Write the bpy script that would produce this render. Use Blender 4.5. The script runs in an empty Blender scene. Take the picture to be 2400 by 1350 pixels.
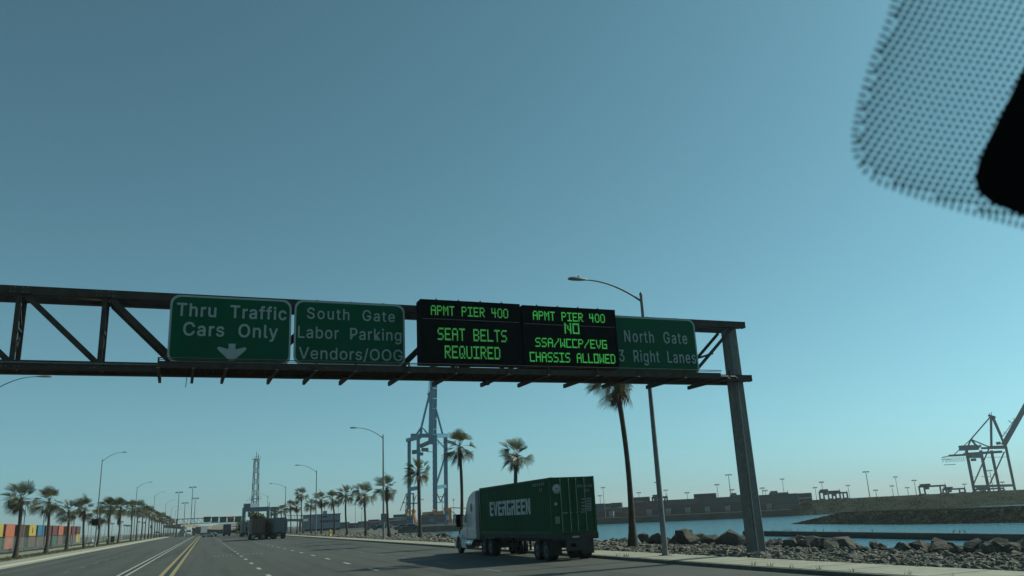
import bpy, bmesh, math, random
import numpy as np
from mathutils import Vector, Matrix
random.seed(7); RNG = np.random.default_rng(11)
SC = bpy.context.scene
COL = SC.collection
PI = math.pi

# ------------------------------------------------------------------ camera
FPX, PX, PY = 1900.0, 1200.0, 675.0
EYE = np.array([0.0, 0.0, 2.4])
def _basis():
    n = np.array([0.05, 1.0]); n /= np.linalg.norm(n)
    P = np.array([PX, PY]); V = np.array([480.0, 1243.0])
    down = (V - P) @ n
    vv = P - n * FPX * FPX / down
    up = np.array([vv[0]-PX, vv[1]-PY, FPX]); up /= np.linalg.norm(up)
    fw = np.array([V[0]-PX, V[1]-PY, FPX]); fw /= np.linalg.norm(fw)
    ri = np.cross(fw, up)
    if ri[0] < 0: ri = -ri
    return np.array([ri, fw, up])
RC = _basis()                       # world = RC @ (right, down, forward)
cam = bpy.data.cameras.new("camera")
camo = bpy.data.objects.new("camera", cam); COL.objects.link(camo)
m3 = Matrix([[RC[i][0], -RC[i][1], -RC[i][2]] for i in range(3)])
camo.matrix_world = Matrix.Translation(Vector(EYE)) @ m3.to_4x4()
cam.sensor_width = 36.0; cam.lens = FPX/2400*36.0
cam.clip_start = 0.05; cam.clip_end = 20000
cam.dof.use_dof = True; cam.dof.focus_distance = 70.0; cam.dof.aperture_fstop = 9.0
SC.camera = camo

# ------------------------------------------------------------------ world, sun, exposure
SUN_EL, SUN_AZ = math.radians(37), math.radians(4)     # azimuth measured from +X towards +Y
w = bpy.data.worlds.new("World"); SC.world = w; w.use_nodes = True
nt = w.node_tree; nt.nodes.clear()
wo = nt.nodes.new("ShaderNodeOutputWorld"); bg = nt.nodes.new("ShaderNodeBackground")
sky = nt.nodes.new("ShaderNodeTexSky"); sky.sky_type = 'NISHITA'; sky.sun_disc = False
sky.sun_elevation = SUN_EL; sky.sun_rotation = PI/2 - SUN_AZ
sky.air_density = 1.0; sky.dust_density = 0.9; sky.ozone_density = 0.7; sky.altitude = 0
mulc = nt.nodes.new("ShaderNodeMix"); mulc.data_type = 'RGBA'; mulc.blend_type = 'MULTIPLY'
mulc.inputs[0].default_value = 1.0
mulc.inputs[7].default_value = (0.50, 0.99, 1.03, 1)
lum = nt.nodes.new("ShaderNodeRGBToBW"); nt.links.new(sky.outputs[0], lum.inputs[0])
pale = nt.nodes.new("ShaderNodeMix"); pale.data_type = 'RGBA'; pale.blend_type = 'MULTIPLY'; pale.inputs[0].default_value = 1.0
pale.inputs[7].default_value = (0.84, 1.00, 1.20, 1); nt.links.new(lum.outputs[0], pale.inputs[6])
soft = nt.nodes.new("ShaderNodeMix"); soft.data_type = 'RGBA'; soft.inputs[0].default_value = 0.66
nt.links.new(sky.outputs[0], soft.inputs[6]); nt.links.new(pale.outputs[2], soft.inputs[7])
nt.links.new(soft.outputs[2], mulc.inputs[6]); nt.links.new(mulc.outputs[2], bg.inputs[0])
bg.inputs[1].default_value = 0.083
nt.links.new(bg.outputs[0], wo.inputs[0])
sun = bpy.data.lights.new("sun", 'SUN'); sun.energy = 3.6; sun.angle = math.radians(0.55)
sun.color = (0.95, 1.0, 0.80)
suno = bpy.data.objects.new("sun", sun); COL.objects.link(suno)
sd = Vector((math.cos(SUN_EL)*math.cos(SUN_AZ), math.cos(SUN_EL)*math.sin(SUN_AZ), math.sin(SUN_EL)))
suno.rotation_euler = sd.to_track_quat('Z', 'Y').to_euler(); suno.location = (60, 0, 60)
SC.view_settings.view_transform = 'Standard'; SC.view_settings.look = 'None'
SC.view_settings.exposure = 0.1; SC.view_settings.gamma = 1.0
SC.view_settings.use_curve_mapping = False
SC.cycles.max_bounces = 6; SC.cycles.transparent_max_bounces = 16
SC.cycles.use_denoising = True

# ------------------------------------------------------------------ picture measurements -> places in the world
def ray(x, y): return RC @ np.array([x-PX, y-PY, FPX])
def ground(x, y, z=0.0):
    r = ray(x, y); t = (z-EYE[2])/r[2]; return Vector(EYE + r*t)
def atX(x, y, X): r = ray(x, y); return Vector(EYE + r*(X/r[0]))
def atY(x, y, Y): r = ray(x, y); return Vector(EYE + r*(Y/r[1]))
def atD(x, y, D): return Vector(EYE + ray(x, y)*(D/FPX))
def proj(p):
    c = RC.T @ (np.array(p)-EYE); return PX+FPX*c[0]/c[2], PY+FPX*c[1]/c[2]
def row_y(xpix, X, z=0.0):          # distance along a row parallel to the road
    lo, hi = 5.0, 3000.0
    s = 1 if X > 0 else -1
    for _ in range(60):
        mid = (lo+hi)/2
        if (proj((X, mid, z))[0]-xpix)*s > 0: lo = mid
        else: hi = mid
    return lo

# ------------------------------------------------------------------ materials
MATS = {}
def mat(name, col, rough=0.6, metal=0.0, var=0.25, scale=2.0, bump=0.0, bscale=20.0, spec=0.5,
        col2=None, emit=None, coat=0.0, coords='Object', dirt=None):
    if name in MATS: return MATS[name]
    m = bpy.data.materials.new(name); m.use_nodes = True
    t = m.node_tree; N = t.nodes; L = t.links
    b = N["Principled BSDF"]
    b.inputs["Roughness"].default_value = rough; b.inputs["Metallic"].default_value = metal
    b.inputs["Specular IOR Level"].default_value = spec
    if coat: b.inputs["Coat Weight"].default_value = coat
    tc = N.new("ShaderNodeTexCoord")
    nz = N.new("ShaderNodeTexNoise"); nz.inputs["Scale"].default_value = scale
    nz.inputs["Detail"].default_value = 6; nz.inputs["Roughness"].default_value = 0.6
    L.new(tc.outputs[coords], nz.inputs["Vector"])
    cr = N.new("ShaderNodeValToRGB")
    c2 = col2 if col2 else tuple(c*(1-var) for c in col)
    c1 = col if col2 else tuple(min(1, c*(1+var)) for c in col)
    cr.color_ramp.elements[0].position = 0.33; cr.color_ramp.elements[1].position = 0.67
    cr.color_ramp.elements[0].color = (*c2, 1); cr.color_ramp.elements[1].color = (*c1, 1)
    L.new(nz.outputs[0], cr.inputs[0])
    out = cr.outputs[0]
    if dirt:                         # streaks and grime with a shape of their own
        n2 = N.new("ShaderNodeTexNoise"); n2.inputs["Scale"].default_value = 1.0; n2.inputs["Detail"].default_value = 8
        mp = N.new("ShaderNodeMapping"); mp.inputs["Scale"].default_value = dirt[1]
        L.new(tc.outputs[coords], mp.inputs[0]); L.new(mp.outputs[0], n2.inputs["Vector"])
        r2 = N.new("ShaderNodeValToRGB"); r2.color_ramp.elements[0].position = 0.48; r2.color_ramp.elements[1].position = 0.72
        L.new(n2.outputs[0], r2.inputs[0])
        mx = N.new("ShaderNodeMix"); mx.data_type = 'RGBA'
        mx.inputs[7].default_value = (*dirt[0], 1)
        ml = N.new("ShaderNodeMath"); ml.operation = 'MULTIPLY'; ml.inputs[1].default_value = dirt[2]
        L.new(r2.outputs[0], ml.inputs[0]); L.new(ml.outputs[0], mx.inputs[0]); L.new(out, mx.inputs[6]); out = mx.outputs[2]
    L.new(out, b.inputs["Base Color"])
    if bump:
        nb = N.new("ShaderNodeTexNoise"); nb.inputs["Scale"].default_value = bscale; nb.inputs["Detail"].default_value = 5
        L.new(tc.outputs[coords], nb.inputs["Vector"])
        bp = N.new("ShaderNodeBump"); bp.inputs["Strength"].default_value = bump; bp.inputs["Distance"].default_value = 0.05
        L.new(nb.outputs[0], bp.inputs["Height"]); L.new(bp.outputs[0], b.inputs["Normal"])
    if emit:
        b.inputs["Emission Color"].default_value = (*emit[0], 1); b.inputs["Emission Strength"].default_value = emit[1]
    MATS[name] = m
    return m
def leaf_mat(name, col, col2, trans):
    m = mat(name, col, rough=0.5, col2=col2, scale=1.5)
    t = m.node_tree; N = t.nodes; L = t.links; b = N["Principled BSDF"]
    o = [n for n in N if n.type == 'OUTPUT_MATERIAL'][0]
    tr = N.new("ShaderNodeBsdfTranslucent"); tr.inputs[0].default_value = (*trans, 1)
    mx = N.new("ShaderNodeMixShader"); mx.inputs[0].default_value = 0.30
    L.new(b.outputs[0], mx.inputs[1]); L.new(tr.outputs[0], mx.inputs[2]); L.new(mx.outputs[0], o.inputs[0])
    return m

M_asphalt = mat("asphalt", (0.078, 0.075, 0.064), 0.85, scale=0.35, col2=(0.058, 0.057, 0.050), bump=0.35, bscale=60,
                dirt=((0.030, 0.030, 0.028), (0.8, 0.015, 1), 0.85))
M_concrete = mat("pale_concrete", (0.36, 0.33, 0.26), 0.9, scale=1.2, col2=(0.27, 0.25, 0.2), bump=0.3, bscale=30)
M_kerb = mat("kerb_concrete", (0.12, 0.11, 0.09), 0.9, scale=2.5, col2=(0.07, 0.065, 0.055), bump=0.3, bscale=25)  # concrete tone darkened: shade of the unlit road-side face put into the colour
M_dirt = mat("dry_dirt", (0.20, 0.17, 0.12), 0.95, scale=0.6, col2=(0.10, 0.09, 0.06), bump=0.8, bscale=6)
M_ground = mat("yard_ground", (0.10, 0.10, 0.09), 0.95, spec=0.1, scale=0.05, col2=(0.07, 0.072, 0.066), bump=0.3, bscale=2)
M_yellow = mat("yellow_paint", (0.38, 0.28, 0.11), 0.75, scale=3, col2=(0.24, 0.19, 0.09))
M_white = mat("white_paint", (0.48, 0.47, 0.41), 0.75, scale=3, col2=(0.25, 0.25, 0.22))
M_worn = mat("worn_paint", (0.26, 0.26, 0.24), 0.8, scale=6, col2=(0.09, 0.09, 0.085))
M_tar = mat("tar_seal", (0.02, 0.02, 0.02), 0.6)
M_galv = mat("galvanised_steel", (0.21, 0.22, 0.22), 0.6, 0.3, scale=6, col2=(0.14, 0.15, 0.155), bump=0.1, bscale=30,
             dirt=((0.12, 0.11, 0.10), (3, 3, 0.3), 0.4))
M_steel = mat("dark_weathered_steel", (0.070, 0.051, 0.040), 0.75, 0.05, scale=3, spec=0.3, col2=(0.036, 0.028, 0.024), bump=0.15)
M_sgreen = mat("sign_green", (0.001, 0.085, 0.040), 0.6, spec=0.12, scale=1.0, col2=(0.001, 0.073, 0.034), dirt=((0.004, 0.055, 0.03), (2, 2, 0.4), 0.3))
M_swhite = mat("sign_white", (0.30, 0.34, 0.32), 0.5, scale=4, var=0.08)
M_black = mat("black_paint", (0.004, 0.004, 0.005), 0.8, spec=0.12)
M_led = mat("green_led", (0.02, 0.2, 0.03), 0.5, emit=((0.16, 1.0, 0.22), 0.28))
M_led2 = mat("bright_green_led", (0.02, 0.2, 0.03), 0.5, emit=((0.12, 1.0, 0.18), 0.38))
M_redled = mat("red_led", (0.2, 0.01, 0.02), 0.5, emit=((0.8, 0.05, 0.12), 0.12))
M_stone = mat("riprap_stone", (0.24, 0.215, 0.175), 0.9, scale=3.0, col2=(0.04, 0.038, 0.034), bump=0.7, bscale=9)
M_stone2 = mat("far_stone", (0.036, 0.044, 0.033), 0.95, spec=0.03, scale=0.15, col2=(0.016, 0.021, 0.016), bump=0.5, bscale=3)
M_bank = mat("bank_soil", (0.045, 0.04, 0.032), 0.95, scale=1, bump=0.6, bscale=5)
M_trunk = mat("palm_trunk", (0.085, 0.062, 0.048), 0.95, scale=4, col2=(0.04, 0.03, 0.025), bump=0.9, bscale=14)
M_frond = leaf_mat("palm_frond", (0.045, 0.052, 0.02), (0.016, 0.024, 0.011), (0.13, 0.11, 0.025))
M_dead = leaf_mat("dead_frond", (0.10, 0.065, 0.045), (0.04, 0.028, 0.024), (0.14, 0.085, 0.045))
M_petiole = mat("petiole", (0.20, 0.16, 0.08), 0.7)
M_leaf = leaf_mat("dark_leaf", (0.05, 0.07, 0.025), (0.025, 0.04, 0.015), (0.12, 0.14, 0.03))
M_tyre = mat("tyre_rubber", (0.016, 0.016, 0.016), 0.85, bump=0.3)
M_rim = mat("wheel_rim", (0.07, 0.07, 0.072), 0.5, 0.4)
M_chassis = mat("chassis_black", (0.018, 0.018, 0.019), 0.7, dirt=((0.06, 0.05, 0.04), (1, 1, 1), 0.5))
M_cab = mat("white_cab_paint", (0.50, 0.52, 0.54), 0.3, coat=0.4, scale=1.5, var=0.06, dirt=((0.3, 0.28, 0.25), (0.8, 0.8, 2), 0.35))
M_chrome = mat("chrome", (0.6, 0.6, 0.6), 0.15, 1.0)
M_glassdark = mat("dark_window", (0.008, 0.010, 0.012), 0.15, spec=0.3)
M_cgreen = mat("container_green", (0.010, 0.078, 0.030), 0.6, spec=0.2, scale=0.8, col2=(0.008, 0.060, 0.023), dirt=((0.03, 0.05, 0.03), (2, 2, 0.25), 0.45))
M_cwhite = mat("container_lettering", (0.38, 0.41, 0.40), 0.6, scale=3, var=0.1)
M_lamp = mat("lamp_housing", (0.22, 0.22, 0.22), 0.5, 0.3)
M_ylw = mat("hydrant_yellow", (0.6, 0.42, 0.05), 0.5)
M_blue = mat("crane_blue", (0.05, 0.21, 0.31), 0.5, scale=0.1, col2=(0.04, 0.17, 0.26))
M_grey = mat("crane_grey", (0.12, 0.15, 0.18), 0.6, scale=0.1, var=0.1)
M_orange = mat("crane_orange", (0.50, 0.20, 0.04), 0.6, scale=0.2, var=0.15)
M_quay = mat("quay_concrete", (0.05, 0.05, 0.048), 0.9, spec=0.05, scale=0.1, bump=0.2, bscale=1)
M_wall = mat("pale_wall", (0.17, 0.21, 0.26), 0.8, scale=0.2, var=0.06)
M_tan = mat("tan_concrete", (0.22, 0.19, 0.14), 0.9, scale=0.3, var=0.12)
M_roof = mat("grey_metal_roof", (0.20, 0.20, 0.20), 0.6, scale=0.1, var=0.1)
M_vest = mat("hi_vis_vest", (0.30, 0.55, 0.05), 0.7)
M_skin = mat("skin", (0.35, 0.2, 0.13), 0.6)
M_cloth = mat("dark_trousers", (0.03, 0.035, 0.05), 0.9)
M_bird = mat("bird_feathers", (0.05, 0.045, 0.04), 0.8)
CC = {}
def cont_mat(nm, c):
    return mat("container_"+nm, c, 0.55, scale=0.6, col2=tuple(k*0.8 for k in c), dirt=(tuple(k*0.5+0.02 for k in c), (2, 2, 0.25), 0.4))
COLS = dict(orange=(0.42, 0.12, 0.06), rust=(0.25, 0.06, 0.045), maroon=(0.15, 0.035, 0.045), yellow=(0.44, 0.31, 0.055),
            blue=(0.03, 0.15, 0.27), navy=(0.02, 0.045, 0.10), green=(0.03, 0.16, 0.09), grey=(0.14, 0.16, 0.18),
            brown=(0.11, 0.05, 0.025), slate=(0.07, 0.10, 0.12), dkgreen=(0.02, 0.06, 0.05))

# ------------------------------------------------------------------ mesh helpers
class MB:
    def __init__(s): s.v = []; s.f = []; s.sm = []
    def add(s, vs, fs, smooth=False):
        o = len(s.v); s.v += [tuple(v) for v in vs]; s.f += [tuple(i+o for i in f) for f in fs]; s.sm += [smooth]*len(fs)
        return s
    def box(s, x0, y0, z0, x1, y1, z1):
        return s.add([(x0,y0,z0),(x1,y0,z0),(x1,y1,z0),(x0,y1,z0),(x0,y0,z1),(x1,y0,z1),(x1,y1,z1),(x0,y1,z1)],
                     [(0,3,2,1),(4,5,6,7),(0,1,5,4),(1,2,6,5),(2,3,7,6),(3,0,4,7)])
    def beam(s, a, b, w, h=None, up=(0,0,1)):
        a = Vector(a); b = Vector(b); h = h or w; d = (b-a)
        if d.length < 1e-6: return s
        d.normalize(); u = Vector(up)
        if abs(d.dot(u)) > 0.98: u = Vector((0,1,0))
        r = d.cross(u).normalized(); u = r.cross(d).normalized()
        vs = []
        for p in (a, b):
            for sr, su in ((-1,-1),(1,-1),(1,1),(-1,1)): vs.append(p + r*(sr*w/2) + u*(su*h/2))
        return s.add(vs, [(0,1,2,3),(7,6,5,4),(0,4,5,1),(1,5,6,2),(2,6,7,3),(3,7,4,0)])
    def tube(s, pts, rad, n=8, smooth=True, cap=True):
        pts = [Vector(p) for p in pts]
        if not hasattr(rad, '__len__'): rad = [rad]*len(pts)
        vs = []; fs = []; prev = None
        for i, p in enumerate(pts):
            d = (pts[min(i+1, len(pts)-1)] - pts[max(i-1, 0)])
            d = d.normalized() if d.length > 1e-9 else Vector((0,0,1))
            u = prev if prev is not None else (Vector((1,0,0)) if abs(d.x) < 0.9 else Vector((0,1,0)))
            r = d.cross(u); 
            if r.length < 1e-4: r = d.cross(Vector((0,1,0.1)))
            r.normalize(); u2 = r.cross(d).normalized(); prev = u2
            for k in range(n):
                a = 2*PI*k/n; vs.append(p + (r*math.cos(a)+u2*math.sin(a))*rad[i])
        for i in range(len(pts)-1):
            for k in range(n):
                fs.append((i*n+k, i*n+(k+1)%n, (i+1)*n+(k+1)%n, (i+1)*n+k))
        s.add(vs, fs, smooth)
        if cap: s.add(vs[:n], [tuple(range(n))]); s.add(vs[-n:], [tuple(range(n-1, -1, -1))])
        return s
    def poly(s, pts, depth=None):
        """prism of a polygon; depth = extrusion vector"""
        n = len(pts); pts = [Vector(p) for p in pts]
        if depth is None: return s.add(pts, [tuple(range(n))])
        d = Vector(depth); vs = pts + [p+d for p in pts]
        return s.add(vs, [tuple(range(n-1, -1, -1)), tuple(range(n, 2*n))] + [(i, (i+1)%n, n+(i+1)%n, n+i) for i in range(n)])
    def grid(s, P, smooth=True):
        a = len(P); b = len(P[0]); vs = [p for r in P for p in r]
        return s.add(vs, [(i*b+j, i*b+j+1, (i+1)*b+j+1, (i+1)*b+j) for i in range(a-1) for j in range(b-1)], smooth)
    def mesh(s, name, m):
        me = bpy.data.meshes.new(name); me.from_pydata([tuple(v) for v in s.v], [], s.f); me.validate(); me.update()
        if len(me.polygons) == len(s.sm): me.polygons.foreach_set("use_smooth", s.sm)
        if m: me.materials.append(m)
        return me
    def build(s, name, m, parent=None, loc=None):
        return link(name, s.mesh(name, m), parent, loc)
def recalc(me):
    bm = bmesh.new(); bm.from_mesh(me); bmesh.ops.recalc_face_normals(bm, faces=bm.faces); bm.to_mesh(me); bm.free()
def link(name, me, parent=None, loc=None):
    o = bpy.data.objects.new(name, me); COL.objects.link(o)
    if parent is not None: o.parent = parent
    if loc is not None: o.location = loc
    return o
def tag(o, label=None, cat=None, group=None, kind=None):
    if label: o["label"] = label
    if cat: o["category"] = cat
    if group: o["group"] = group
    if kind: o["kind"] = kind
    return o
def thing(name, label, cat, loc=(0,0,0), rz=0.0, group=None):
    o = bpy.data.objects.new(name, None); COL.objects.link(o); o.location = loc; o.rotation_euler = (0,0,rz)
    o.empty_display_size = 0.3
    return tag(o, label, cat, group)
def copy_tree(src, loc, rz=None, label=None, scale=None, group=None):
    r = src.copy(); COL.objects.link(r); r.location = loc
    if rz is not None: r.rotation_euler = (0,0,rz)
    if scale is not None: r.scale = scale if hasattr(scale, '__len__') else (scale,)*3
    if label: r["label"] = label
    if group: r["group"] = group
    for ch in src.children:
        c = ch.copy(); COL.objects.link(c); c.parent = r
        for g in ch.children:
            d = g.copy(); COL.objects.link(d); d.parent = c
    return r
def struct(o): o["kind"] = "structure"; return o
def wheel(mb_t, mb_r, cx, cy, cz, r, wd, side):
    """wheel with its axle along x"""
    prof = [(-wd/2, r*0.62), (-wd/2, r*0.93), (-wd*0.38, r), (wd*0.38, r), (wd/2, r*0.93), (wd/2, r*0.62)]
    n = 22; vs = []; fs = []
    for px, pr in prof:
        for k in range(n): a = 2*PI*k/n; vs.append((cx+px, cy+math.cos(a)*pr, cz+math.sin(a)*pr))
    for i in range(len(prof)-1):
        for k in range(n): fs.append((i*n+k, i*n+(k+1)%n, (i+1)*n+(k+1)%n, (i+1)*n+k))
    mb_t.add(vs, fs, True)
    xs = side*wd*0.42
    mb_r.tube([(cx+xs-side*0.08, cy, cz), (cx+xs, cy, cz)], r*0.62, 18, False)
    mb_r.tube([(cx+xs, cy, cz), (cx+xs+side*0.06, cy, cz)], [r*0.25, r*0.18], 10, False)

# ================================================================== THE SETTING
# ---- ground sheet (left of the water) and the terminal land across it
land = [(-9000,-800),(24,-800),(24,140),(34,235),(102,470),(104,9000),(-9000,9000)]
struct(MB().poly([(x,y,-0.08) for x,y in land][::1], (0,0,-6)).build("ground", M_ground))
term = [(106,480),(126,443),(193,400),(242,343),(262,330),(290,370),(350,360),(500,300),(740,160),(9000,-2300),(9000,9000),(106,9000)]
tg = MB().poly([(x,y,-1.5) for x,y in term], (0,0,-5)); struct(tg.build("terminal_ground", M_quay))
# ---- water
def water_mat():
    m = bpy.data.materials.new("harbour_water"); m.use_nodes = True
    t = m.node_tree; N = t.nodes; L = t.links; b = N["Principled BSDF"]
    b.inputs["Base Color"].default_value = (0.08, 0.27, 0.37, 1); b.inputs["Roughness"].default_value = 0.07
    b.inputs["IOR"].default_value = 1.33
    tc = N.new("ShaderNodeTexCoord"); mp = N.new("ShaderNodeMapping"); mp.inputs["Rotation"].default_value = (0,0,0.6)
    mp.inputs["Scale"].default_value = (1.0, 0.45, 1.0)
    n1 = N.new("ShaderNodeTexNoise"); n1.inputs["Scale"].default_value = 0.9; n1.inputs["Detail"].default_value = 8; n1.inputs["Roughness"].default_value = 0.62
    bp = N.new("ShaderNodeBump"); bp.inputs["Strength"].default_value = 1.0; bp.inputs["Distance"].default_value = 0.30
    L.new(tc.outputs["Object"], mp.inputs[0]); L.new(mp.outputs[0], n1.inputs["Vector"])
    L.new(n1.outputs[0], bp.inputs["Height"]); L.new(bp.outputs[0], b.inputs["Normal"])
    return m
struct(MB().poly([(-9000,-3000,-4.5),(9000,-3000,-4.5),(9000,9000,-4.5),(-9000,9000,-4.5)]).build("water", water_mat()))
# ---- road
road = struct(MB().poly([(-17.6,-60,0),(19.6,-60,0),(19.6,560,0),(-17.6,560,0)]).build("road", M_asphalt))
def strip(x0, y0, x1, y1, wd, z, m, name):
    d = Vector((x1-x0, y1-y0, 0)).normalized(); n = Vector((-d.y, d.x, 0))*(wd/2)
    a = Vector((x0,y0,z)); b = Vector((x1,y1,z))
    return MB().poly([a-n, b-n, b+n, a+n]).build(name, m, road)
strip(-1.95, 0, -1.95, 420, 0.30, 0.004, M_tar, "crack_seal")
strip(-2.24, 0, -2.24, 420, 0.24, 0.008, M_yellow, "yellow_line"); strip(-1.66, 0, -1.66, 420, 0.24, 0.008, M_yellow, "yellow_line")
strip(-4.55, 0, -4.55, 420, 0.26, 0.004, M_tar, "crack_seal")
strip(-4.80, 0, -4.80, 420, 0.17, 0.008, M_white, "white_line"); strip(-4.30, 0, -4.30, 420, 0.17, 0.008, M_white, "white_line")
strip(-14.1, 20, -14.1, 470, 0.13, 0.004, M_worn, "edge_line")
dm = MB().poly([(-0.11,-1.25,0),(0.11,-1.25,0),(0.11,1.25,0),(-0.11,1.25,0)]).mesh("lane_dash", M_white)
dw = MB().poly([(-0.08,-1.25,0),(0.08,-1.25,0),(0.08,1.25,0),(-0.08,1.25,0)]).mesh("lane_dash", M_worn)
for X, me, y0 in ((3.2, dm, 19.4), (8.4, dm, 18.6), (12.5, dw, 19.8), (-9.1, dw, 24.4)):
    for k in range(30): link("lane_dash", me, road, (X, y0+k*8.75, 0.006))
# worn lettering across the two lanes, no longer readable
wm = MB()
for cx in (1.7, 4.4):
    for k in range(5):
        x = cx-0.8+k*0.38
        wm.poly([(x,84.4,0.006),(x+0.13,84.4,0.006),(x+0.13,87,0.006),(x,87,0.006)])
        if k % 2 == 0: wm.poly([(x+0.13,84.4,0.0062),(x+0.3,84.4,0.0062),(x+0.3,84.8,0.0062),(x+0.13,84.8,0.0062)])
wm.build("worn_pavement_marking", M_worn, road)
for x0,y0,x1,y1 in ((6,24,15.5,30),(10,52,16,66),(-12,60,-6,80),(0,20,9,21.5),(2,33,8,60),(-8,100,2,104)):
    pts = []; n = 14
    mb = MB(); prev = None
    for i in range(n+1):
        t = i/n; p = Vector((x0+(x1-x0)*t+random.uniform(-.15,.15), y0+(y1-y0)*t+random.uniform(-.2,.2), 0.003))
        if prev is not None:
            d = (p-prev).normalized(); q = Vector((-d.y,d.x,0))*0.025
            mb.poly([prev-q, p-q, p+q, prev+q])
        prev = p
    mb.build("crack_seal", M_tar, road)
# ---- right kerb and sidewalk slabs
def kx(Y): return 19.15 if Y < 28 else (19.15+(Y-28)/14*0.3 if Y < 42 else 19.45+(Y-42)/200*0.25)
kb = MB(); P = []
ys = [-40,-20,0,10,20,28,32,36,42,60,80,110,150,200,260,330,400,500]
for Y in ys: P.append([(kx(Y),Y,-0.05),(kx(Y)+0.03,Y,0.13),(kx(Y)+0.18,Y,0.15),(kx(Y)+0.20,Y,0.148)])
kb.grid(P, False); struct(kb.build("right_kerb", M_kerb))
sw = struct(MB().grid([[(kx(Y)+0.20,Y,0.135),(21.95,Y,0.135),(21.95,Y,-0.1)] for Y in ys], False).build("right_sidewalk", M_concrete))
Y = 10.0; k = 0
while Y < 90:                                       # scored slabs, joints left open between them
    x0 = kx(Y)+0.21
    MB().box(x0, Y+0.02, 0.10, 21.94, Y+1.78, 0.150+0.003*(k%3)).build("paving_slab", M_concrete, sw); Y += 1.8; k += 1
MB().box(21.96-2.2, 90, 0.10, 21.94, 480, 0.149).build("paving_slab", M_concrete, sw)
# ---- left kerb / gutter band and verge
lk = MB()
P = [[(-20.6,Y,0.11),(-17.7,Y,0.15),(-17.55,Y,0.14),(-17.5,Y,0.01),(-16.4,Y,0.006),(-16.38,Y,0.003)] for Y in (-40,0,40,80,120,160,200,260,330,400,480)]
lk.grid([r[::-1] for r in P], False); struct(lk.build("left_kerb", M_concrete))
vg = MB(); P = []
for i in range(60):
    Y = -20+i*9
    P.append([(-34.5-(0.4*math.sin(i)), Y, 0.10),(-31,Y,0.22+0.05*math.sin(i*1.7)),(-27,Y,0.16),(-23.5,Y,0.20+0.05*math.sin(i*2.3)),(-21.5,Y,0.17),(-20.5,Y,0.09)])
struct(vg.grid([r[::-1] for r in P]).build("left_verge", M_dirt))
struct(MB().grid([[(-24.2,Y,0.235),(-29.5,Y,0.245)] for Y in range(20,480,20)], False).build("verge_path", mat("verge_gravel",(0.30,0.27,0.19),0.95,scale=0.8,col2=(0.2,0.18,0.13),bump=0.5,bscale=8)))
# ---- rock bank on the right: soil sheet, boulders and stones as parts, the rest one mass
bank = MB(); P = []
def crest(Y): return 28.2 + 1.2*math.sin(Y*0.11) + 0.6*math.sin(Y*0.37)
def bank_z(X, Y):
    c = crest(Y) + max(0, Y-140)*0.10
    if X < 22.2: return 0.10
    if X < c: return 0.08 + 0.06*min(1, (X-22.2)/4.0)
    return max(-5.2, 0.14 - (X-c)*0.75)
for i in range(120):
    Y = -30+i*2.6
    P.append([(X, Y, bank_z(X, Y)) for X in (21.92,22.3,24,26,28,29.5,30.5,31.5,33,35,37.5,41)])
soil = struct(bank.grid(P).build("rock_bank", M_bank))
def stone_proto(sub, seed, flat=0.7, nc=7):
    """an angular rock: the hull of a few random points"""
    r = random.Random(seed); bm = bmesh.new()
    for _ in range(12 if sub == 1 else 20):
        d = Vector((r.gauss(0,1), r.gauss(0,1), r.gauss(0,1))).normalized()*r.uniform(0.8,1.05); d.z *= flat; bm.verts.new(d)
    res = bmesh.ops.convex_hull(bm, input=bm.verts)
    bmesh.ops.delete(bm, geom=[v for v in bm.verts if not v.link_faces], context='VERTS')
    bmesh.ops.triangulate(bm, faces=bm.faces); bmesh.ops.recalc_face_normals(bm, faces=bm.faces)
    me = bpy.data.meshes.new("stone"); bm.to_mesh(me); bm.free(); me.materials.append(M_stone)
    return me
PROT = [stone_proto(1, s) for s in range(9)]
M_boulder = mat("boulder_rock", (0.12, 0.10, 0.08), 0.95, scale=1.6, col2=(0.035, 0.032, 0.028), bump=1.0, bscale=6)
BPROT = [stone_proto(2, 40+s, 0.8, 16) for s in range(9)]
for p_ in BPROT: p_.materials.clear(); p_.materials.append(M_boulder)
for p in BPROT: p.name = "boulder"
PV = []
for me in PROT:
    PV.append((np.array([v.co[:] for v in me.vertices]), np.array([p.vertices[:] for p in me.polygons])))
def stone_mass(name, items, m, parent=None):
    """items: (x,y,z,size) -> one mesh"""
    V = []; Fc = []; o = 0
    for i, (x,y,z,sz) in enumerate(items):
        v, f = PV[i % len(PV)]
        a = RNG.uniform(0, 2*PI); b = RNG.uniform(-0.7,0.7)
        ca, sa, cb, sb = math.cos(a), math.sin(a), math.cos(b), math.sin(b)
        R = np.array([[ca,-sa,0],[sa,ca,0],[0,0,1]]) @ np.array([[1,0,0],[0,cb,-sb],[0,sb,cb]])
        V.append((v*np.array([1.25,0.8,0.8])*sz) @ R.T + np.array([x,y,z])); Fc.append(f+o); o += len(v)
    V = np.concatenate(V); Fc = np.concatenate(Fc)
    me = bpy.data.meshes.new(name); me.vertices.add(len(V)); me.vertices.foreach_set("co", V.ravel())
    me.loops.add(Fc.size); me.loops.foreach_set("vertex_index", Fc.ravel().astype(np.int32))
    me.polygons.add(len(Fc)); me.polygons.foreach_set("loop_start", np.arange(0, Fc.size, 3, dtype=np.int32))
    me.polygons.foreach_set("loop_total", np.full(len(Fc), 3, dtype=np.int32))
    me.update(calc_edges=True); me.validate(); me.materials.append(m)
    return tag(link(name, me, parent), kind="stuff")
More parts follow.
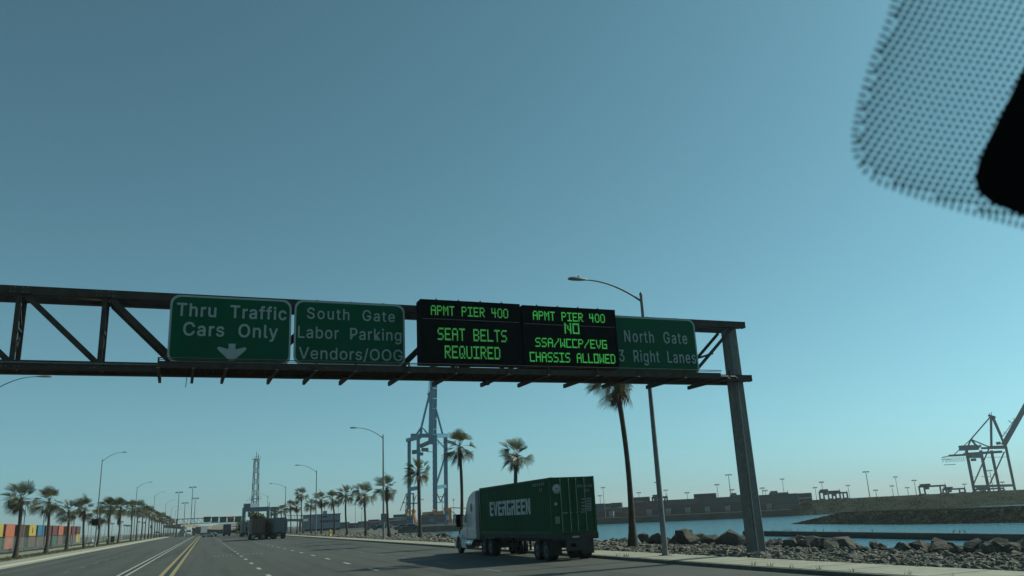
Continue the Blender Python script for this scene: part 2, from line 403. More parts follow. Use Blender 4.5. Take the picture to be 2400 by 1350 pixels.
def place_stone(me, name, x, y, z, s, sq=1.0):
    o = link(name, me, soil, (x, y, z)); o.scale = (s*random.uniform(0.9,1.3), s*random.uniform(0.7,1.0), s*sq*random.uniform(0.8,1.1))
    o.rotation_euler = (random.uniform(-.5,.5), random.uniform(-.5,.5), random.uniform(0,6.28)); return o
# boulders on the skyline, measured along the bank: (pixel x, pixel y of top, radius)
for bx, by, br in ((1355,1262,.5),(1508,1250,.75),(1540,1252,.85),(1596,1248,1.0),(1615,1246,1.1),(1640,1250,1.0),(1668,1258,.9),(1712,1250,1.1),(1740,1250,1.15),
                   (1820,1268,1.0),(1845,1266,.9),(1880,1262,1.25),(1905,1260,1.1),(1925,1270,.9),(1960,1264,.9),(1975,1258,1.0),(1995,1272,.9),(2125,1276,1.1),(2150,1270,1.0),
                   (2180,1278,1.1),(2210,1264,1.0),(2235,1280,.9),(2295,1272,1.0),(2330,1270,1.25),(2355,1280,1.2),(2395,1284,1.0),(1460,1262,.6),(1430,1263,.5),
                   (1580,1264,.7),(1690,1266,.8),(2060,1282,.7),(2270,1286,.8),(1655,1268,.7),(1560,1262,.6),(1010,1250,1.3),(1030,1252,1.0),(968,1250,1.4),(950,1248,1.0),(1045,1250,1.1),(1000,1252,1.0),(985,1250,.9),(930,1248,.9),(1862,1276,.8),(2090,1284,.8),(2250,1278,.9),(2375,1290,.9)):
    X = 28.2+random.uniform(-.5,.7) if bx > 1300 else 28.8
    Yb = row_y(bx, X, 0.6); top = atX(bx, by, X).z
    place_stone(random.choice(BPROT), "boulder", X, Yb, top-br*0.46, br*0.78)
    if bx > 1300:
        for _ in range(2): place_stone(random.choice(BPROT), "boulder", X+random.uniform(-.9,.5), Yb+random.uniform(-1.3,1.3), 0.12+random.uniform(0,.15), br*random.uniform(.35,.55))
cand = []
for i in range(60000):
    Yc = 8+ (i/60000.0)**1.35*210; X = random.uniform(22.25, crest(Yc)+3.2+max(0, Yc-140)*0.1)
    sz = random.uniform(0.035, 0.10)*(1+1.0*(random.random()<0.06))*(1+Yc/150)
    px, py = proj((X, Yc, 0.3))
    vis = 900 < px < 2500 and not (1080 < px < 1395 and Yc > 42)
    cand.append((X, Yc, bank_z(X, Yc)+sz*0.25, sz, sz/Yc if vis else 0))
cand.sort(key=lambda c: -c[4])
for c in cand[:250]: place_stone(random.choice(PROT), "stone", c[0], c[1], c[2], c[3]*1.05)
stone_mass("loose_stones", [c[:4] for c in cand[250:]], M_stone, soil)
# ---- rocky spit across the water
spit_base = [Vector(p) for p in ((171,222,0),(166.5,200,0),(160,164,0),(164,132,0),(176,100,0),(200,60,0),(240,0,0))]
def along(pl, t):
    n = len(pl)-1; i = min(int(t*n), n-1); f = t*n-i; return pl[i].lerp(pl[i+1], f)
P = []; items = []
for i in range(64):
    t = i/63; b = along(spit_base, t); d = (along(spit_base, min(1,t+.01))-along(spit_base, max(0,t-.01))).normalized(); n = Vector((-d.y, d.x, 0))
    if n.x < 0: n = -n
    hgt = min(1, t*6)
    row = []
    for u in (0,2,4,6,9,14,20,26,32,38):
        uu = u*(0.25+0.75*hgt)
        zz = -5 + hgt*3.3*min(1, u/8.0) * (1 if u < 26 else (38-u)/12) + random.uniform(-.15,.15)
        row.append((b.x+n.x*uu, b.y+n.y*uu, zz+ (0.35*t if 5<u<30 else 0)))
    P.append(row)
spit = struct(MB().grid(P).build("rock_spit", M_stone2))
for k in range(13000):
    t = random.random()**1.1; u = random.uniform(0, 24)
    b = along(spit_base, t); d = (along(spit_base, min(1,t+.01))-along(spit_base, max(0,t-.01))).normalized(); n = Vector((-d.y, d.x, 0))
    if n.x < 0: n = -n
    hgt = min(1, t*6); uu = u*(0.25+0.75*hgt)
    items.append((b.x+n.x*uu, b.y+n.y*uu, -5+hgt*3.3*min(1,u/8.0)+(0.35*t if u>5 else 0)+0.1, random.uniform(0.14,0.34)))
stone_mass("spit_stones", items, M_stone2, spit)
# ---- raised embankment behind the spit, carrying the right-hand crane
ebase = [Vector(p) for p in ((262,335,0),(275,328,0),(330,310,0),(400,282,0),(470,250,0),(700,100,0),(900,-100,0))]
P = []; items = []
for i in range(80):
    t = i/79; b = along(ebase, t); h = min(1, 0.25+t*4.5)
    row = [(b.x+k*0.6, b.y+k, -5+ (7.2)*h*min(1,k/18.0)+random.uniform(-.2,.2)) for k in (0,3,6,9,12,15,18)]
    row += [(b.x+k*0.6, b.y+k, 2.2*h-1.5*(1-h)) for k in (60,200,1200)]
    P.append(row)
emb = struct(MB().grid(P).build("embankment", M_stone2))
for k in range(6000):
    t = random.random(); b = along(ebase, t); h = min(1, 0.25+t*4.5); q = random.uniform(0,19)
    items.append((b.x+q*0.6, b.y+q, -5+7.2*h*min(1,q/18.0), random.uniform(0.25,0.55)))
stone_mass("embankment_stones", items, M_stone2, emb)

# ================================================================== SIGN GANTRY
GROT = math.radians(1.72)
GO = Vector((23.05, 32.3, 0.0))
def Gl(x, y, ly):                  # pixel -> gantry-local point in the plane y = ly
    c, s = math.cos(GROT), math.sin(GROT)
    r = ray(x, y); e = EYE-np.array(GO)
    toL = lambda v: np.array([v[0]*c+v[1]*s, -v[0]*s+v[1]*c, v[2]])
    r = toL(r); e = toL(e); t = (ly-e[1])/r[1]; return Vector(e+r*t)
gantry = thing("sign_gantry", "dark steel box truss gantry spanning the road with walkway and one thick tapered post", "gantry", GO, GROT)
ZT, ZB = 10.81, 8.18               # chord centres
XL, XR = -46.0, 1.27
YF, YB = 0.14, 1.22
def chord(z, y, nm, xl=XL):
    mb = MB(); mb.box(xl, y-0.14, z-0.145, XR, y-0.115, z+0.145); mb.box(xl, y+0.115, z-0.145, XR, y+0.14, z+0.145)   # webs
    mb.box(xl, y-0.113, z+0.12, XR, y+0.113, z+0.145); mb.box(xl, y-0.113, z-0.145, XR, y+0.113, z-0.12)
    mb.box(XR, y-0.15, z-0.155, XR+0.03, y+0.15, z+0.155)
    return mb.build(nm, M_steel, gantry)
for z in (ZT, ZB):
    for y in (YF, YB): chord(z, y, "chord")
nodes = [Gl(px, 770, YF).x for px in (36, 240)]
step = nodes[1]-nodes[0]
nx = [nodes[0]+step*k for k in range(-5, 9)]
nx = [x for x in nx if x < -1.2]
for i, x in enumerate(nx):
    for y in (YF, YB): MB().beam((x,y,ZB+0.145),(x,y,ZT-0.145),0.15,0.15).build("upright", M_steel, gantry)
    # lattice between front and back uprights
    zz = [ZB+0.3, ZB+1.2, ZT-1.1, ZT-0.3]
    MB().beam((x,YF+.08,ZB+1.35),(x,YB-.08,ZB+1.35),0.10,0.10).build("strut", M_steel, gantry)
    MB().beam((x,YF+.08,ZB+0.25),(x,YB-.08,ZB+1.25),0.07,0.07).build("lattice_bar", M_steel, gantry)
    MB().beam((x,YF+.08,ZT-0.3),(x,YB-.08,ZB+1.5),0.07,0.07).build("lattice_bar", M_steel, gantry)
    for z in (ZT, ZB): MB().beam((x,YF+.14,z),(x,YB-.14,z),0.16,0.16).build("strut", M_steel, gantry)
    nxt = nx[i+1] if i+1 < len(nx) else None
    if nxt is not None:
        left = x < nodes[0]+step*2.5
        for y in (YF, YB):
            a, b = ((x, nxt-0.12) if left else (nxt, x+0.12))
            if y == YB and i % 2: continue
            MB().beam((a+0.2*(1 if left else -1),y,ZT-0.15),(b,y,ZB+0.15),0.19,0.16,up=(0,1,0)).build("diagonal", M_steel, gantry)
        for z, up_ in ((ZT, 1), (ZB, -1)):            # plan bracing
            a, b = (YF+.15, YB-.15) if i % 2 else (YB-.15, YF+.15)
            MB().beam((x+.1,a,z),(nxt-.1,b,z),0.10,0.07).build("plan_brace", M_steel, gantry)
    # gusset plates
    for z in (ZT, ZB):
        MB().box(x-0.32,YF-0.156,z-0.14,x+0.32,YF-0.143,z+0.14).build("gusset_plate", M_steel, gantry)
    bm_ = MB()
    for z in (ZT, ZB):
        for bx_ in (-.26,-.13,.13,.26):
            for bz_ in (-.08,.08): bm_.tube([(x+bx_,YF-0.175,z+bz_),(x+bx_,YF-0.157,z+bz_)],0.018,6,False)
    tag(bm_.build("bolt_heads", M_galv, gantry), kind="stuff")
for z in (ZT, ZB):                                  # splice plates and a conduit along the chords
    for xs_ in (-27.3,-19.1,-8.2): MB().box(xs_-.45,YF-0.152,z-0.11,xs_+.45,YF-0.142,z+0.11).build("splice_plate", M_galv if False else M_steel, gantry)
MB().tube([(-40,YF-0.19,ZB+0.05),(-20,YF-0.19,ZB+0.05),(0.3,YF-0.19,ZB+0.05),(0.62,YF-0.05,ZB-0.1),(0.64,0.30,ZB-0.4),(0.64,0.32,0.3)],0.028,6).build("conduit", M_galv, gantry)
# end diagonals beside the post (two parallel, as a pair)
pt = Gl(1690, 790, YF); pb = Gl(1640, 862, YF)
for y in (YF, YB):
    MB().beam((0.55,y,ZT-0.2),(-1.95,y,ZB+0.15),0.12,0.12,up=(0,1,0)).build("diagonal", M_steel, gantry)
MB().beam((-0.7,YF,ZT-1.45),(-0.7,YB,ZT-1.45),0.08,0.08).build("strut", M_steel, gantry)
# post: tapered box section between the trusses
post = MB(); 
def ring(z, x0, x1, y0, y1, bv=0.08):
    return [(x0+bv,y0,z),(x1-bv,y0,z),(x1,y0+bv,z),(x1,y1-bv,z),(x1-bv,y1,z),(x0+bv,y1,z),(x0,y1-bv,z),(x0,y0+bv,z)]
R0 = ring(0.25, 0.50, 1.20, 0.36, 1.02); R1 = ring(ZT-0.14, 0.50, 1.08, 0.38, 0.98)
post.add(R0+R1, [(i,(i+1)%8,8+(i+1)%8,8+i) for i in range(8)]+[tuple(range(15,7,-1))])
post.build("post", mat("post_steel",(0.17,0.165,0.155),0.65,0.2,scale=5,col2=(0.11,0.11,0.105),bump=0.15,bscale=30,dirt=((0.07,0.06,0.05),(3,3,0.3),0.5)), gantry)
MB().box(0.32,0.18,0.12,1.38,1.20,0.20).build("base_plate", M_galv, gantry)
MB().box(0.05,-0.1,-0.1,1.6,1.5,0.118).build("footing", M_concrete, gantry)
bl = MB()
for bx in (.40,.70,1.0,1.3):
    for by in (0.25,1.13): bl.tube([(bx,by,.2),(bx,by,.30)],.035,6,False)
bl.build("anchor_bolts", M_galv, gantry)
for z in (ZT, ZB): MB().box(0.50,0.283,z-0.16,1.12,0.30,z+0.16).build("collar_plate", M_steel, gantry)
MB().box(-41.4,0.2,0,-40.2,1.3,ZT-0.2).build("post", M_galv, gantry)
# walkway under and in front of the signs
wx0 = Gl(372, 850, -1.3).x; wx1 = Gl(1690, 880, -1.66).x
ZW = 7.84
wk = MB()
for y in (-1.55,-1.33,-1.11,-0.89,-0.67,-0.45): wk.box(wx0, y, ZW+0.10, wx1, y+0.05, ZW+0.14)
wk.box(wx0,-1.66,ZW+0.0,wx1,-1.62,ZW+0.24); wk.box(wx0,-0.30,ZW+0.0,wx1,-0.27,ZW+0.2)
n = int((wx1-wx0)/0.45)
for k in range(n+1): wk.box(wx0+k*0.45,-1.62,ZW+0.06,wx0+k*0.45+0.03,-0.3,ZW+0.098)
tag(wk.build("walkway_grating", M_steel, gantry))
MB().box(wx0,-1.6,ZW+0.145,wx1,-0.32,ZW+0.155).build("walkway_deck", M_steel, gantry)
for px in (375,450,520,628,712,797,912,1015,1128,1215,1322,1412,1515,1612):
    x = Gl(px, 888, 1.55).x
    b = MB(); b.poly([(x-.05,-1.72,ZW-0.02),(x-.05,1.60,ZW+0.0),(x-.05,1.60,ZW+0.17),(x-.05,-0.2,ZW+0.17),(x-.05,-1.60,ZW+0.08)], (0.10,0,0))
    b.box(x-.03,-1.74,ZW+0.05,x+.03,-1.69,ZW+0.35); b.build("walkway_bracket", M_steel, gantry)
rl = MB(); rl.tube([(wx0,-1.72,ZW+0.34),(wx1,-1.72,ZW+0.34)],0.018,6); rl.build("handrail", M_steel, gantry)
rl = MB(); rl.tube([(wx0,-1.72,ZW+0.28),(wx1,-1.72,ZW+0.28)],0.012,6); rl.build("handrail", M_steel, gantry)
p = Gl(438, 880, 0.6); MB().tube([p+Vector((0.02,0,.2)), p+Vector((0,0,-.1)), p+Vector((-.02,0,-.45))],0.012,5).build("dangling_cable", M_black, gantry)
p = Gl(1142, 897, 0.4); q = [p+Vector((0.13*math.cos(a), 0, 0.03+0.13*math.sin(a))) for a in [k*0.5 for k in range(14)]]
MB().tube(q+[p+Vector((.3,0,.12)),p+Vector((.6,.1,.16))],0.018,5).build("cable_loop", M_black, gantry)
for px in (1140, 690, 1420, 560):                   # conduit runs and junction boxes
    p = Gl(px, 872, 0.7); MB().box(p.x,0.5,ZB-0.12,p.x+0.35,0.8,ZB+0.02).build("junction_box", M_galv, gantry)

# ---- lettering (Blender's own bundled sans, with the built-in font as fallback)
import os
SIGNFONT = None
try:
    _p = os.path.join(bpy.utils.system_resource('DATAFILES', path='fonts'), 'Inter.woff2')
    if os.path.exists(_p): SIGNFONT = bpy.data.fonts.load(_p)
except Exception: SIGNFONT = None
CAPH = {}
def text_geom(s, bold=0.0, ext=0.01, spacing=1.0):
    cu = bpy.data.curves.new("t", 'FONT'); cu.body = s
    if SIGNFONT: cu.font = SIGNFONT
    cu.offset = bold; cu.extrude = ext; cu.resolution_u = 3
    cu.space_character = spacing
    o = bpy.data.objects.new("t", cu); COL.objects.link(o)
    dg = bpy.context.evaluated_depsgraph_get(); me = bpy.data.meshes.new_from_object(o.evaluated_get(dg))
    V = [v.co.copy() for v in me.vertices]; Fs = [tuple(p.vertices) for p in me.polygons]
    bpy.data.objects.remove(o); bpy.data.curves.remove(cu); bpy.data.meshes.remove(me)
    return V, Fs
def put_text(s, name, m, parent, org, ax, up, wd, ht, bold=0.0, spacing=1.0, desc=False):
    """org = lower-left corner of the cap-height box"""
    V, Fs = text_geom(s, 0.0, 0.02, spacing)
    x0 = min(v.x for v in V); x1 = max(v.x for v in V)
    if desc and bold not in CAPH:
        hv = text_geom("H", 0.0, 0.0)[0]; CAPH[bold] = (min(v.y for v in hv), max(v.y for v in hv))
    base, cap = CAPH[bold] if desc else (min(v.y for v in V), max(v.y for v in V))
    org = Vector(org); ax = Vector(ax); up = Vector(up); nn = ax.cross(up)
    mb = MB()
    sh = [(0,0)] if not bold else [(0,0),(1,0),(-1,0),(0,1),(0,-1),(.7,.7),(-.7,-.7),(.7,-.7),(-.7,.7)]
    for q, (a_, b_) in enumerate(sh): mb.add([org + ax*((v.x-x0)/(x1-x0)*wd+a_*bold*ht) + up*((v.y-base)/(cap-base)*ht+b_*bold*ht) + nn*(v.z*0.25+0.006+q*0.0011) for v in V], Fs)
    return mb.build(name, m, parent)
def rrect(w_, h_, r, n=6):
    pts = []
    for cx, cz, a0 in ((w_-r,h_-r,0),(r,h_-r,90),(r,r,180),(w_-r,r,270)):
        for k in range(n+1): a = math.radians(a0+90*k/n); pts.append((cx+r*math.cos(a), cz+r*math.sin(a)))
    return pts
def guide_sign(name, label, px0, px1, pyt, pyb, ly, lines, arrow=None):
    a = Gl(px0[0], pyt[0], ly); b = Gl(px1[0], pyt[1], ly); bot = Gl(px0[1], pyb, ly)
    wd = b.x-a.x; ht = max(a.z, b.z)*0.5+min(a.z, b.z)*0.5-bot.z
    c = math.cos(GROT); s = math.sin(GROT)
    org = GO + Vector((a.x*c-ly*s, a.x*s+ly*c, bot.z))
    t = thing(name, label, "road sign", org, GROT)
    rr = rrect(wd, ht, 0.32)
    MB().poly([(x,0,z) for x,z in rr], (0,0.05,0)).build("panel", M_sgreen, t)
    inn = [(wd/2+(x-wd/2)*(1-0.14/wd), ht/2+(z-ht/2)*(1-0.14/ht)) for x,z in rr]
    mb = MB(); n_ = len(rr)
    mb.add([(x,-0.006,z) for x,z in rr]+[(x,-0.006,z) for x,z in inn]+[(x,0.0,z) for x,z in rr]+[(x,0.0,z) for x,z in inn],
           [(i,(i+1)%n_,n_+(i+1)%n_,n_+i) for i in range(n_)]+[(i,2*n_+i,2*n_+(i+1)%n_,(i+1)%n_) for i in range(n_)])
    mb.build("border", M_swhite, t)
    for sx in (0.2, 0.5, 0.8): MB().box(wd*sx-.04,0.052,0.1,wd*sx+.04,0.30,ht+0.05).build("mounting_rail", M_steel, t)
    for (s_, fx0, fx1, fz, fh, bold, sp) in lines:
        put_text(s_, "lettering", M_swhite, t, (wd*fx0,-0.002,ht*fz), (1,0,0), (0,0,1), wd*(fx1-fx0), ht*fh, bold, sp, True)
    if arrow:
        cx, z0, z1, aw = wd*arrow[0], ht*arrow[1], ht*arrow[2], arrow[3]
        h_ = z1-z0
        pts = [(-aw*.09,0),(aw*.09,0),(aw*.50,h_*.62),(aw*.53,h_*.74),(aw*.46,h_*.80),(aw*.12,h_*.66),(aw*.13,h_),(-aw*.13,h_),(-aw*.12,h_*.66),(-aw*.46,h_*.80),(-aw*.53,h_*.74),(-aw*.50,h_*.62)]
        MB().poly([(cx+x,-0.010,z0+z) for x,z in pts],(0,0.008,0)).build("arrow", M_swhite, t)
    return t
guide_sign("guide_sign","green road sign reading Thru Traffic Cars Only above a white down arrow",(401,393),(684,),(690,704),850,-0.32,
           [("Thru  Traffic",0.055,0.955,0.69,0.185,0.030,1.10),("Cars  Only",0.115,0.885,0.405,0.19,0.030,1.10)],(0.51,0.055,0.30,0.98))
guide_sign("guide_sign","green road sign reading South Gate Labor Parking Vendors/OOG",(691,689),(948,),(705,713),854,-0.32,
           [("South  Gate",0.11,0.905,0.715,0.17,0.012,1.15),("Labor  Parking",0.035,0.965,0.41,0.18,0.012,1.08),("Vendors/OOG",0.045,0.975,0.09,0.175,0.012,1.06)])
guide_sign("guide_sign","green road sign reading North Gate 3 Right Lanes beside the tapered post",(1405,1410),(1626,),(737,751),874,-0.32,
           [("North  Gate",0.235,0.90,0.55,0.20,0.012,1.18),("3  Right  Lanes",0.165,0.972,0.205,0.20,0.012,1.12)])
# ---- message boards with LED matrices
FONT = {'A':"01110 10001 10001 11111 10001 10001 10001",'P':"11110 10001 10001 11110 10000 10000 10000",'M':"10001 11011 10101 10101 10001 10001 10001",
'T':"11111 00100 00100 00100 00100 00100 00100",'I':"11111 00100 00100 00100 00100 00100 11111",'E':"11111 10000 10000 11110 10000 10000 11111",
'R':"11110 10001 10001 11110 10100 10010 10001",'4':"10010 10010 10010 11111 00010 00010 00010",'0':"01110 10001 10001 10001 10001 10001 01110",
'S':"01111 10000 10000 01110 00001 00001 11110",'B':"11110 10001 10001 11110 10001 10001 11110",'L':"10000 10000 10000 10000 10000 10000 11111",
'Q':"01110 10001 10001 10001 10101 10010 01101",'U':"10001 10001 10001 10001 10001 10001 01110",'D':"11110 10001 10001 10001 10001 10001 11110",
'N':"10001 11001 10101 10101 10011 10001 10001",'O':"11111 10001 10001 10001 10001 10001 11111",'/':"00001 00001 00010 00100 01000 10000 10000",
'W':"10001 10001 10001 10101 10101 11011 10001",'C':"11111 10000 10000 10000 10000 10000 11111",'V':"10001 10001 10001 10001 01010 01010 00100",
'G':"11111 10000 10000 10111 10001 10001 11111",'H':"10001 10001 10001 11111 10001 10001 10001",' ':"00000 "*7}
def led_line(s, parent, x0, x1, z0, z1, m, y):
    cells = len(s)*6-1; cw = (x1-x0)/cells; ch = (z1-z0)/7
    mb = MB()
    for i, c in enumerate(s):
        rows = FONT[c].split()
        for r_, row in enumerate(rows):
            for k, bit in enumerate(row):
                if bit != '1': continue
                cx = x0+(i*6+k)*cw; cz = z1-(r_+1)*ch
                for a in range(2):
                    for b in range(2):
                        X = cx+a*cw*0.5; Z = cz+b*ch*0.5
                        mb.box(X+cw*.10,y-0.012,Z+ch*.09,X+cw*.42,y-0.002,Z+ch*.42)
    return mb.build("led_lettering", m, parent)
def message_board(label, px0, px1, yt0, yt1, yb, ly, lines, m):
    a = Gl(px0, yt0, ly); b = Gl(px1, yt1, ly); bot = Gl(px0+4, yb, ly)
    wd = b.x-a.x; ht = (a.z+b.z)/2-bot.z
    c = math.cos(GROT); s = math.sin(GROT)
    t = thing("message_board", label, "message sign", GO+Vector((a.x*c-ly*s, a.x*s+ly*c, bot.z)), GROT)
    MB().box(0,0.02,0,wd,0.62,ht).build("housing", M_black, t)
    fr = MB(); fr.box(0,0,ht-0.1,wd,0.018,ht); fr.box(0,0,0,wd,0.018,0.08); fr.box(0,0,0.08,0.07,0.018,ht-0.1); fr.box(wd-.07,0,0.08,wd,0.018,ht-0.1)
    fr.build("front_frame", M_black, t)
    MB().box(0.08,0.004,ht*0.69,wd-.08,0.016,ht*0.70).build("panel_seam", mat("seam_grey",(0.06,0.06,0.06),0.6), t)
    for k in range(4):
        x = wd*(0.16+0.22*k); MB().tube([(x,0.1,ht),(x,0.1,ht+0.07)],0.03,6).build("lifting_eye", M_black, t)
    for (s_, x0, x1, z0, z1) in lines: led_line(s_, t, wd*x0, wd*x1, ht*z0, ht*z1, m, 0.018)
    for k in (0.15,0.5,0.85): MB().box(wd*k-.06,0.622,-0.3,wd*k+.06,0.85,ht).build("mounting_rail", M_steel, t)
    return t
message_board("black LED message board reading APMT PIER 400 SEAT BELTS REQUIRED",985,1218,700,713,851,-1.05,
    [("APMT PIER 400",0.10,0.875,0.755,0.91),("SEAT BELTS",0.16,0.85,0.365,0.56),("REQUIRED",0.225,0.775,0.085,0.285)],M_led)
message_board("black LED message board reading NO SSA/WCCP/EVG CHASSIS ALLOWED",1224,1441,714,727,858,-1.05,
    [("APMT PIER 400",0.105,0.88,0.765,0.915),("NO",0.43,0.59,0.555,0.735),("SSA/WCCP/EVG",0.115,0.88,0.32,0.47),("CHASSIS ALLOWED",0.05,0.96,0.075,0.235)],M_led2)

# ================================================================== STREET LAMPS
def lamp(X, Y, ztop, hx, hz, label, group, near=False, plate=False):
    s = -1 if hx < X else 1
    t = thing("street_lamp", label, "street lamp", (X, Y, 0.13), 0, group)
    L = abs(hx-X); zt = ztop-0.13; zh = hz-0.13
    MB().tube([(0,0,0.05),(0,0,0.5),(0,0,zt*0.5),(0,0,zt)],[0.15,0.145,0.115,0.08],10).build("pole", M_galv, t)
    MB().tube([(0,0,zt),(0,0,zt+0.08),(0,0,zt+0.16)],[0.1,0.09,0.02],8).build("cap", M_galv, t)
    b = MB(); b.box(-.24,-.24,0,.24,.24,.05); b.tube([(0,0,.05),(0,0,.22)],[.19,.15],10); b.build("base", M_galv, t)
    pts = []
    for k in range(9):
        f = k/8; pts.append((s*L*0.86*f, 0, zt-0.35+(zh-zt+0.35)*(1-(1-f)**2.0)))
    MB().tube(pts, [0.055-0.02*k/8 for k in range(9)], 7).build("arm", M_galv, t)
    hd = MB(); ex = s*L*0.84
    prof = [(0.0,0.05),(0.12,0.10),(0.35,0.16),(0.65,0.17),(0.82,0.12),(0.88,0.03)]
    k_ = max(1.1, L*0.24)/0.88
    vs = []; fs = []; n_ = 10
    for px, pr in prof:
        for j in range(n_):
            a = 2*PI*j/n_; zz = math.sin(a)*pr*(0.75 if math.sin(a) > 0 else 0.45); vs.append((ex+s*px*k_, math.cos(a)*pr, zh+zz))
    for i in range(len(prof)-1):
        for j in range(n_): fs.append((i*n_+j, i*n_+(j+1)%n_, (i+1)*n_+(j+1)%n_, (i+1)*n_+j))
    hd.add(vs, fs, True); hd.add(vs[-n_:], [tuple(range(n_))])
    h = hd.build("lamp_head", M_lamp, t)
    MB().tube([(ex+s*.4*k_,0,zh+.10),(ex+s*.4*k_,0,zh+.19)],0.035,6).build("photocell", M_black, h)
    if plate:
        MB().box(-.45,-.19,1.9*plate,.45,-.165,1.9*plate+1.1*plate*0.6).build("notice_plate", M_galv, t)
    return t
gR, gL = "street lamps along the right kerb", "street lamps along the left kerb"
lamp(21.0, 36.3, 13.24, 17.35, 13.9, "tall street lamp on the right sidewalk, its head above the North Gate sign", gR)
o = lamp(21.9, 109.5, 13.5, 17.9, 14.57, "street lamp with a small grey notice plate on its pole, left of the blue crane", gR)
MB().box(-.38,-.20,2.2,.38,-.17,3.25).build("notice_plate", mat("notice_grey",(0.16,0.15,0.15),0.6), o)
lamp(21.9, 181.5, 13.5, 17.8, 14.8, "street lamp at right kerb between the yellow hydrant and the tallest distant palm", gR)
lamp(21.9, 255, 13.7, 17.6, 14.7, "street lamp rising behind the grey container truck", gR)
for Yk in (330, 405): lamp(21.9, Yk, 13.7, 17.6, 14.7, "small distant street lamp beyond the trucks on the right side", "far right street lamps")
h0 = atY(110, 880, 88)
lamp(-21.0, 88, 14.7, h0.x, h0.z-0.12, "street lamp whose arm reaches in at the left edge under the gantry", gL)
LL = [(222,1285,236,1078,293,1060,"street lamp with a dark box sign on its pole between two left palms"),
      (312,1270,318,1142,354,1130,"second visible street lamp pole in the left palm row"),
      (356,1264,364,1163,384,1153,"third visible street lamp in the left row, beyond the palm clump"),
      (384,1259,386,1180,408,1172,"fourth visible street lamp in the left row, small and far")]
for bx, by, tx, ty, hx, hy, lb in LL:
    g = ground(bx, by); Yk = row_y(bx, -20.8); tp = atY(tx, ty, Yk); hd = atY(hx, hy, Yk)
    o = lamp(-20.8, Yk, tp.z, hd.x, hd.z, lb, gL)
    if bx == 222:
        MB().box(-.95,-.35,4.3,.25,.25,5.6).build("box_sign", M_black, o)
for bx in (398, 408): lamp(-20.8, row_y(bx,-20.8), 17, -16.8, 18.2, "tiny distant street lamp before the second gantry", "far left street lamps")

# ================================================================== PALMS
def frond_mesh(rnd, az, el, dead=False, droop=0.5, wind=1.0, size=1.0, segs=17):
    """one fan leaf: petiole and folded blade, in the palm's own space (crown centre at the origin)"""
    mb = MB(); d = Vector((math.cos(el)*math.cos(az), math.cos(el)*math.sin(az), math.sin(el)))
    L = rnd.uniform(0.5, 1.3)*size; p = Vector((0,0,0)); pts = [p.copy()]; W = Vector((-1.0,0.12,-0.05))
    for k in range(5):
        f = (k+1)/5; dd = (d + Vector((0,0,-droop*f*f)) + W*(0.22*wind*f*f)).normalized(); p = p + dd*(L/5); pts.append(p.copy())
    for i in range(5):
        w0 = 0.035-0.004*i
        mb.beam(pts[i], pts[i+1], w0, 0.018)
    t = (pts[-1]-pts[-2]).normalized(); sidev = t.cross(Vector((0,0,1)))
    if sidev.length < 0.2: sidev = Vector((0,1,0))
    sidev.normalize(); roll = rnd.uniform(-0.7,0.7); nn = sidev.cross(t).normalized()
    sidev = (sidev*math.cos(roll)+nn*math.sin(roll)).normalized(); nn = sidev.cross(t).normalized()
    R = rnd.uniform(0.95,1.3)*size; half = math.radians(rnd.uniform(42,88) if not dead else rnd.uniform(20,40))
    fold = rnd.uniform(0.1,0.5)
    c = pts[-1]
    for k in range(segs):
        a = -half + 2*half*(k+0.5)/segs; da = half/segs
        ln = R*(0.72+0.28*math.cos(a))*rnd.uniform(0.88,1.08)
        dr = rnd.uniform(0.5,1.0)
        def P(rad, ang):
            v = t*math.cos(ang) + sidev*math.sin(ang) + nn*(fold*abs(math.sin(ang)))
            v.normalize(); f = rad/R
            return c + v*rad + Vector((0,0,-0.22*droop*dr*f*f*R)) + W*(0.22*wind*f*f*R)
        p0 = c; pa = P(ln*0.45, a-da*0.85); pb = P(ln*0.45, a+da*0.85); q1 = P(ln*0.82, a-da*0.5); q2 = P(ln*0.82, a+da*0.5); tip = P(ln*1.05, a+rnd.uniform(-.04,.04))
        tip.z -= 0.05*R*dr*(1+droop)
        mb.add([p0,pa,q1,tip,q2,pb], [(0,1,5),(1,2,4,5),(2,3,4)])
    return mb
def palm_variant(seed, n_live, n_dead, skirt):
    r = random.Random(seed); out = []
    for k in range(n_live):
        f = k/(n_live-1); el = math.radians(78-108*f+r.uniform(-18,18)); az = k*2.39996+r.uniform(-.6,.6)
        out.append((frond_mesh(r, az, el, False, 0.08+0.6*f, 0.5+r.random()*0.9, 1.0), False))
    for k in range(n_dead):
        az = r.uniform(0,6.28); out.append((frond_mesh(r, az, math.radians(r.uniform(-70,-35)), True, 1.6, 0.5, 0.85, 9), True))
    for k in range(skirt):
        az = r.uniform(0,6.28); mb = frond_mesh(r, az, math.radians(r.uniform(-86,-62)), True, 1.5, 0.1, 0.85, 11)
        dz = r.uniform(-0.9,-0.1); mb.v = [(x*0.75,y*0.75,z+dz) for x,y,z in mb.v]; out.append((mb, True))
    return out
VARS = []
for sd_, nl, nd, sk in ((1,30,7,0),(2,27,8,3),(3,32,6,0),(4,34,6,16),(5,25,9,3)):
    ms = []
    for mb, dead in palm_variant(sd_, nl, nd, sk):
        ms.append(mb.mesh("frond", M_dead if dead else M_frond))
    joined_l = MB(); joined_d = MB()
    for mb, dead in palm_variant(sd_, max(16, nl-8), nd//2, sk//2):
        (joined_d if dead else joined_l).add(mb.v, mb.f)
    VARS.append((ms, joined_l.mesh("crown", M_frond), joined_d.mesh("dead_skirt", M_dead)))
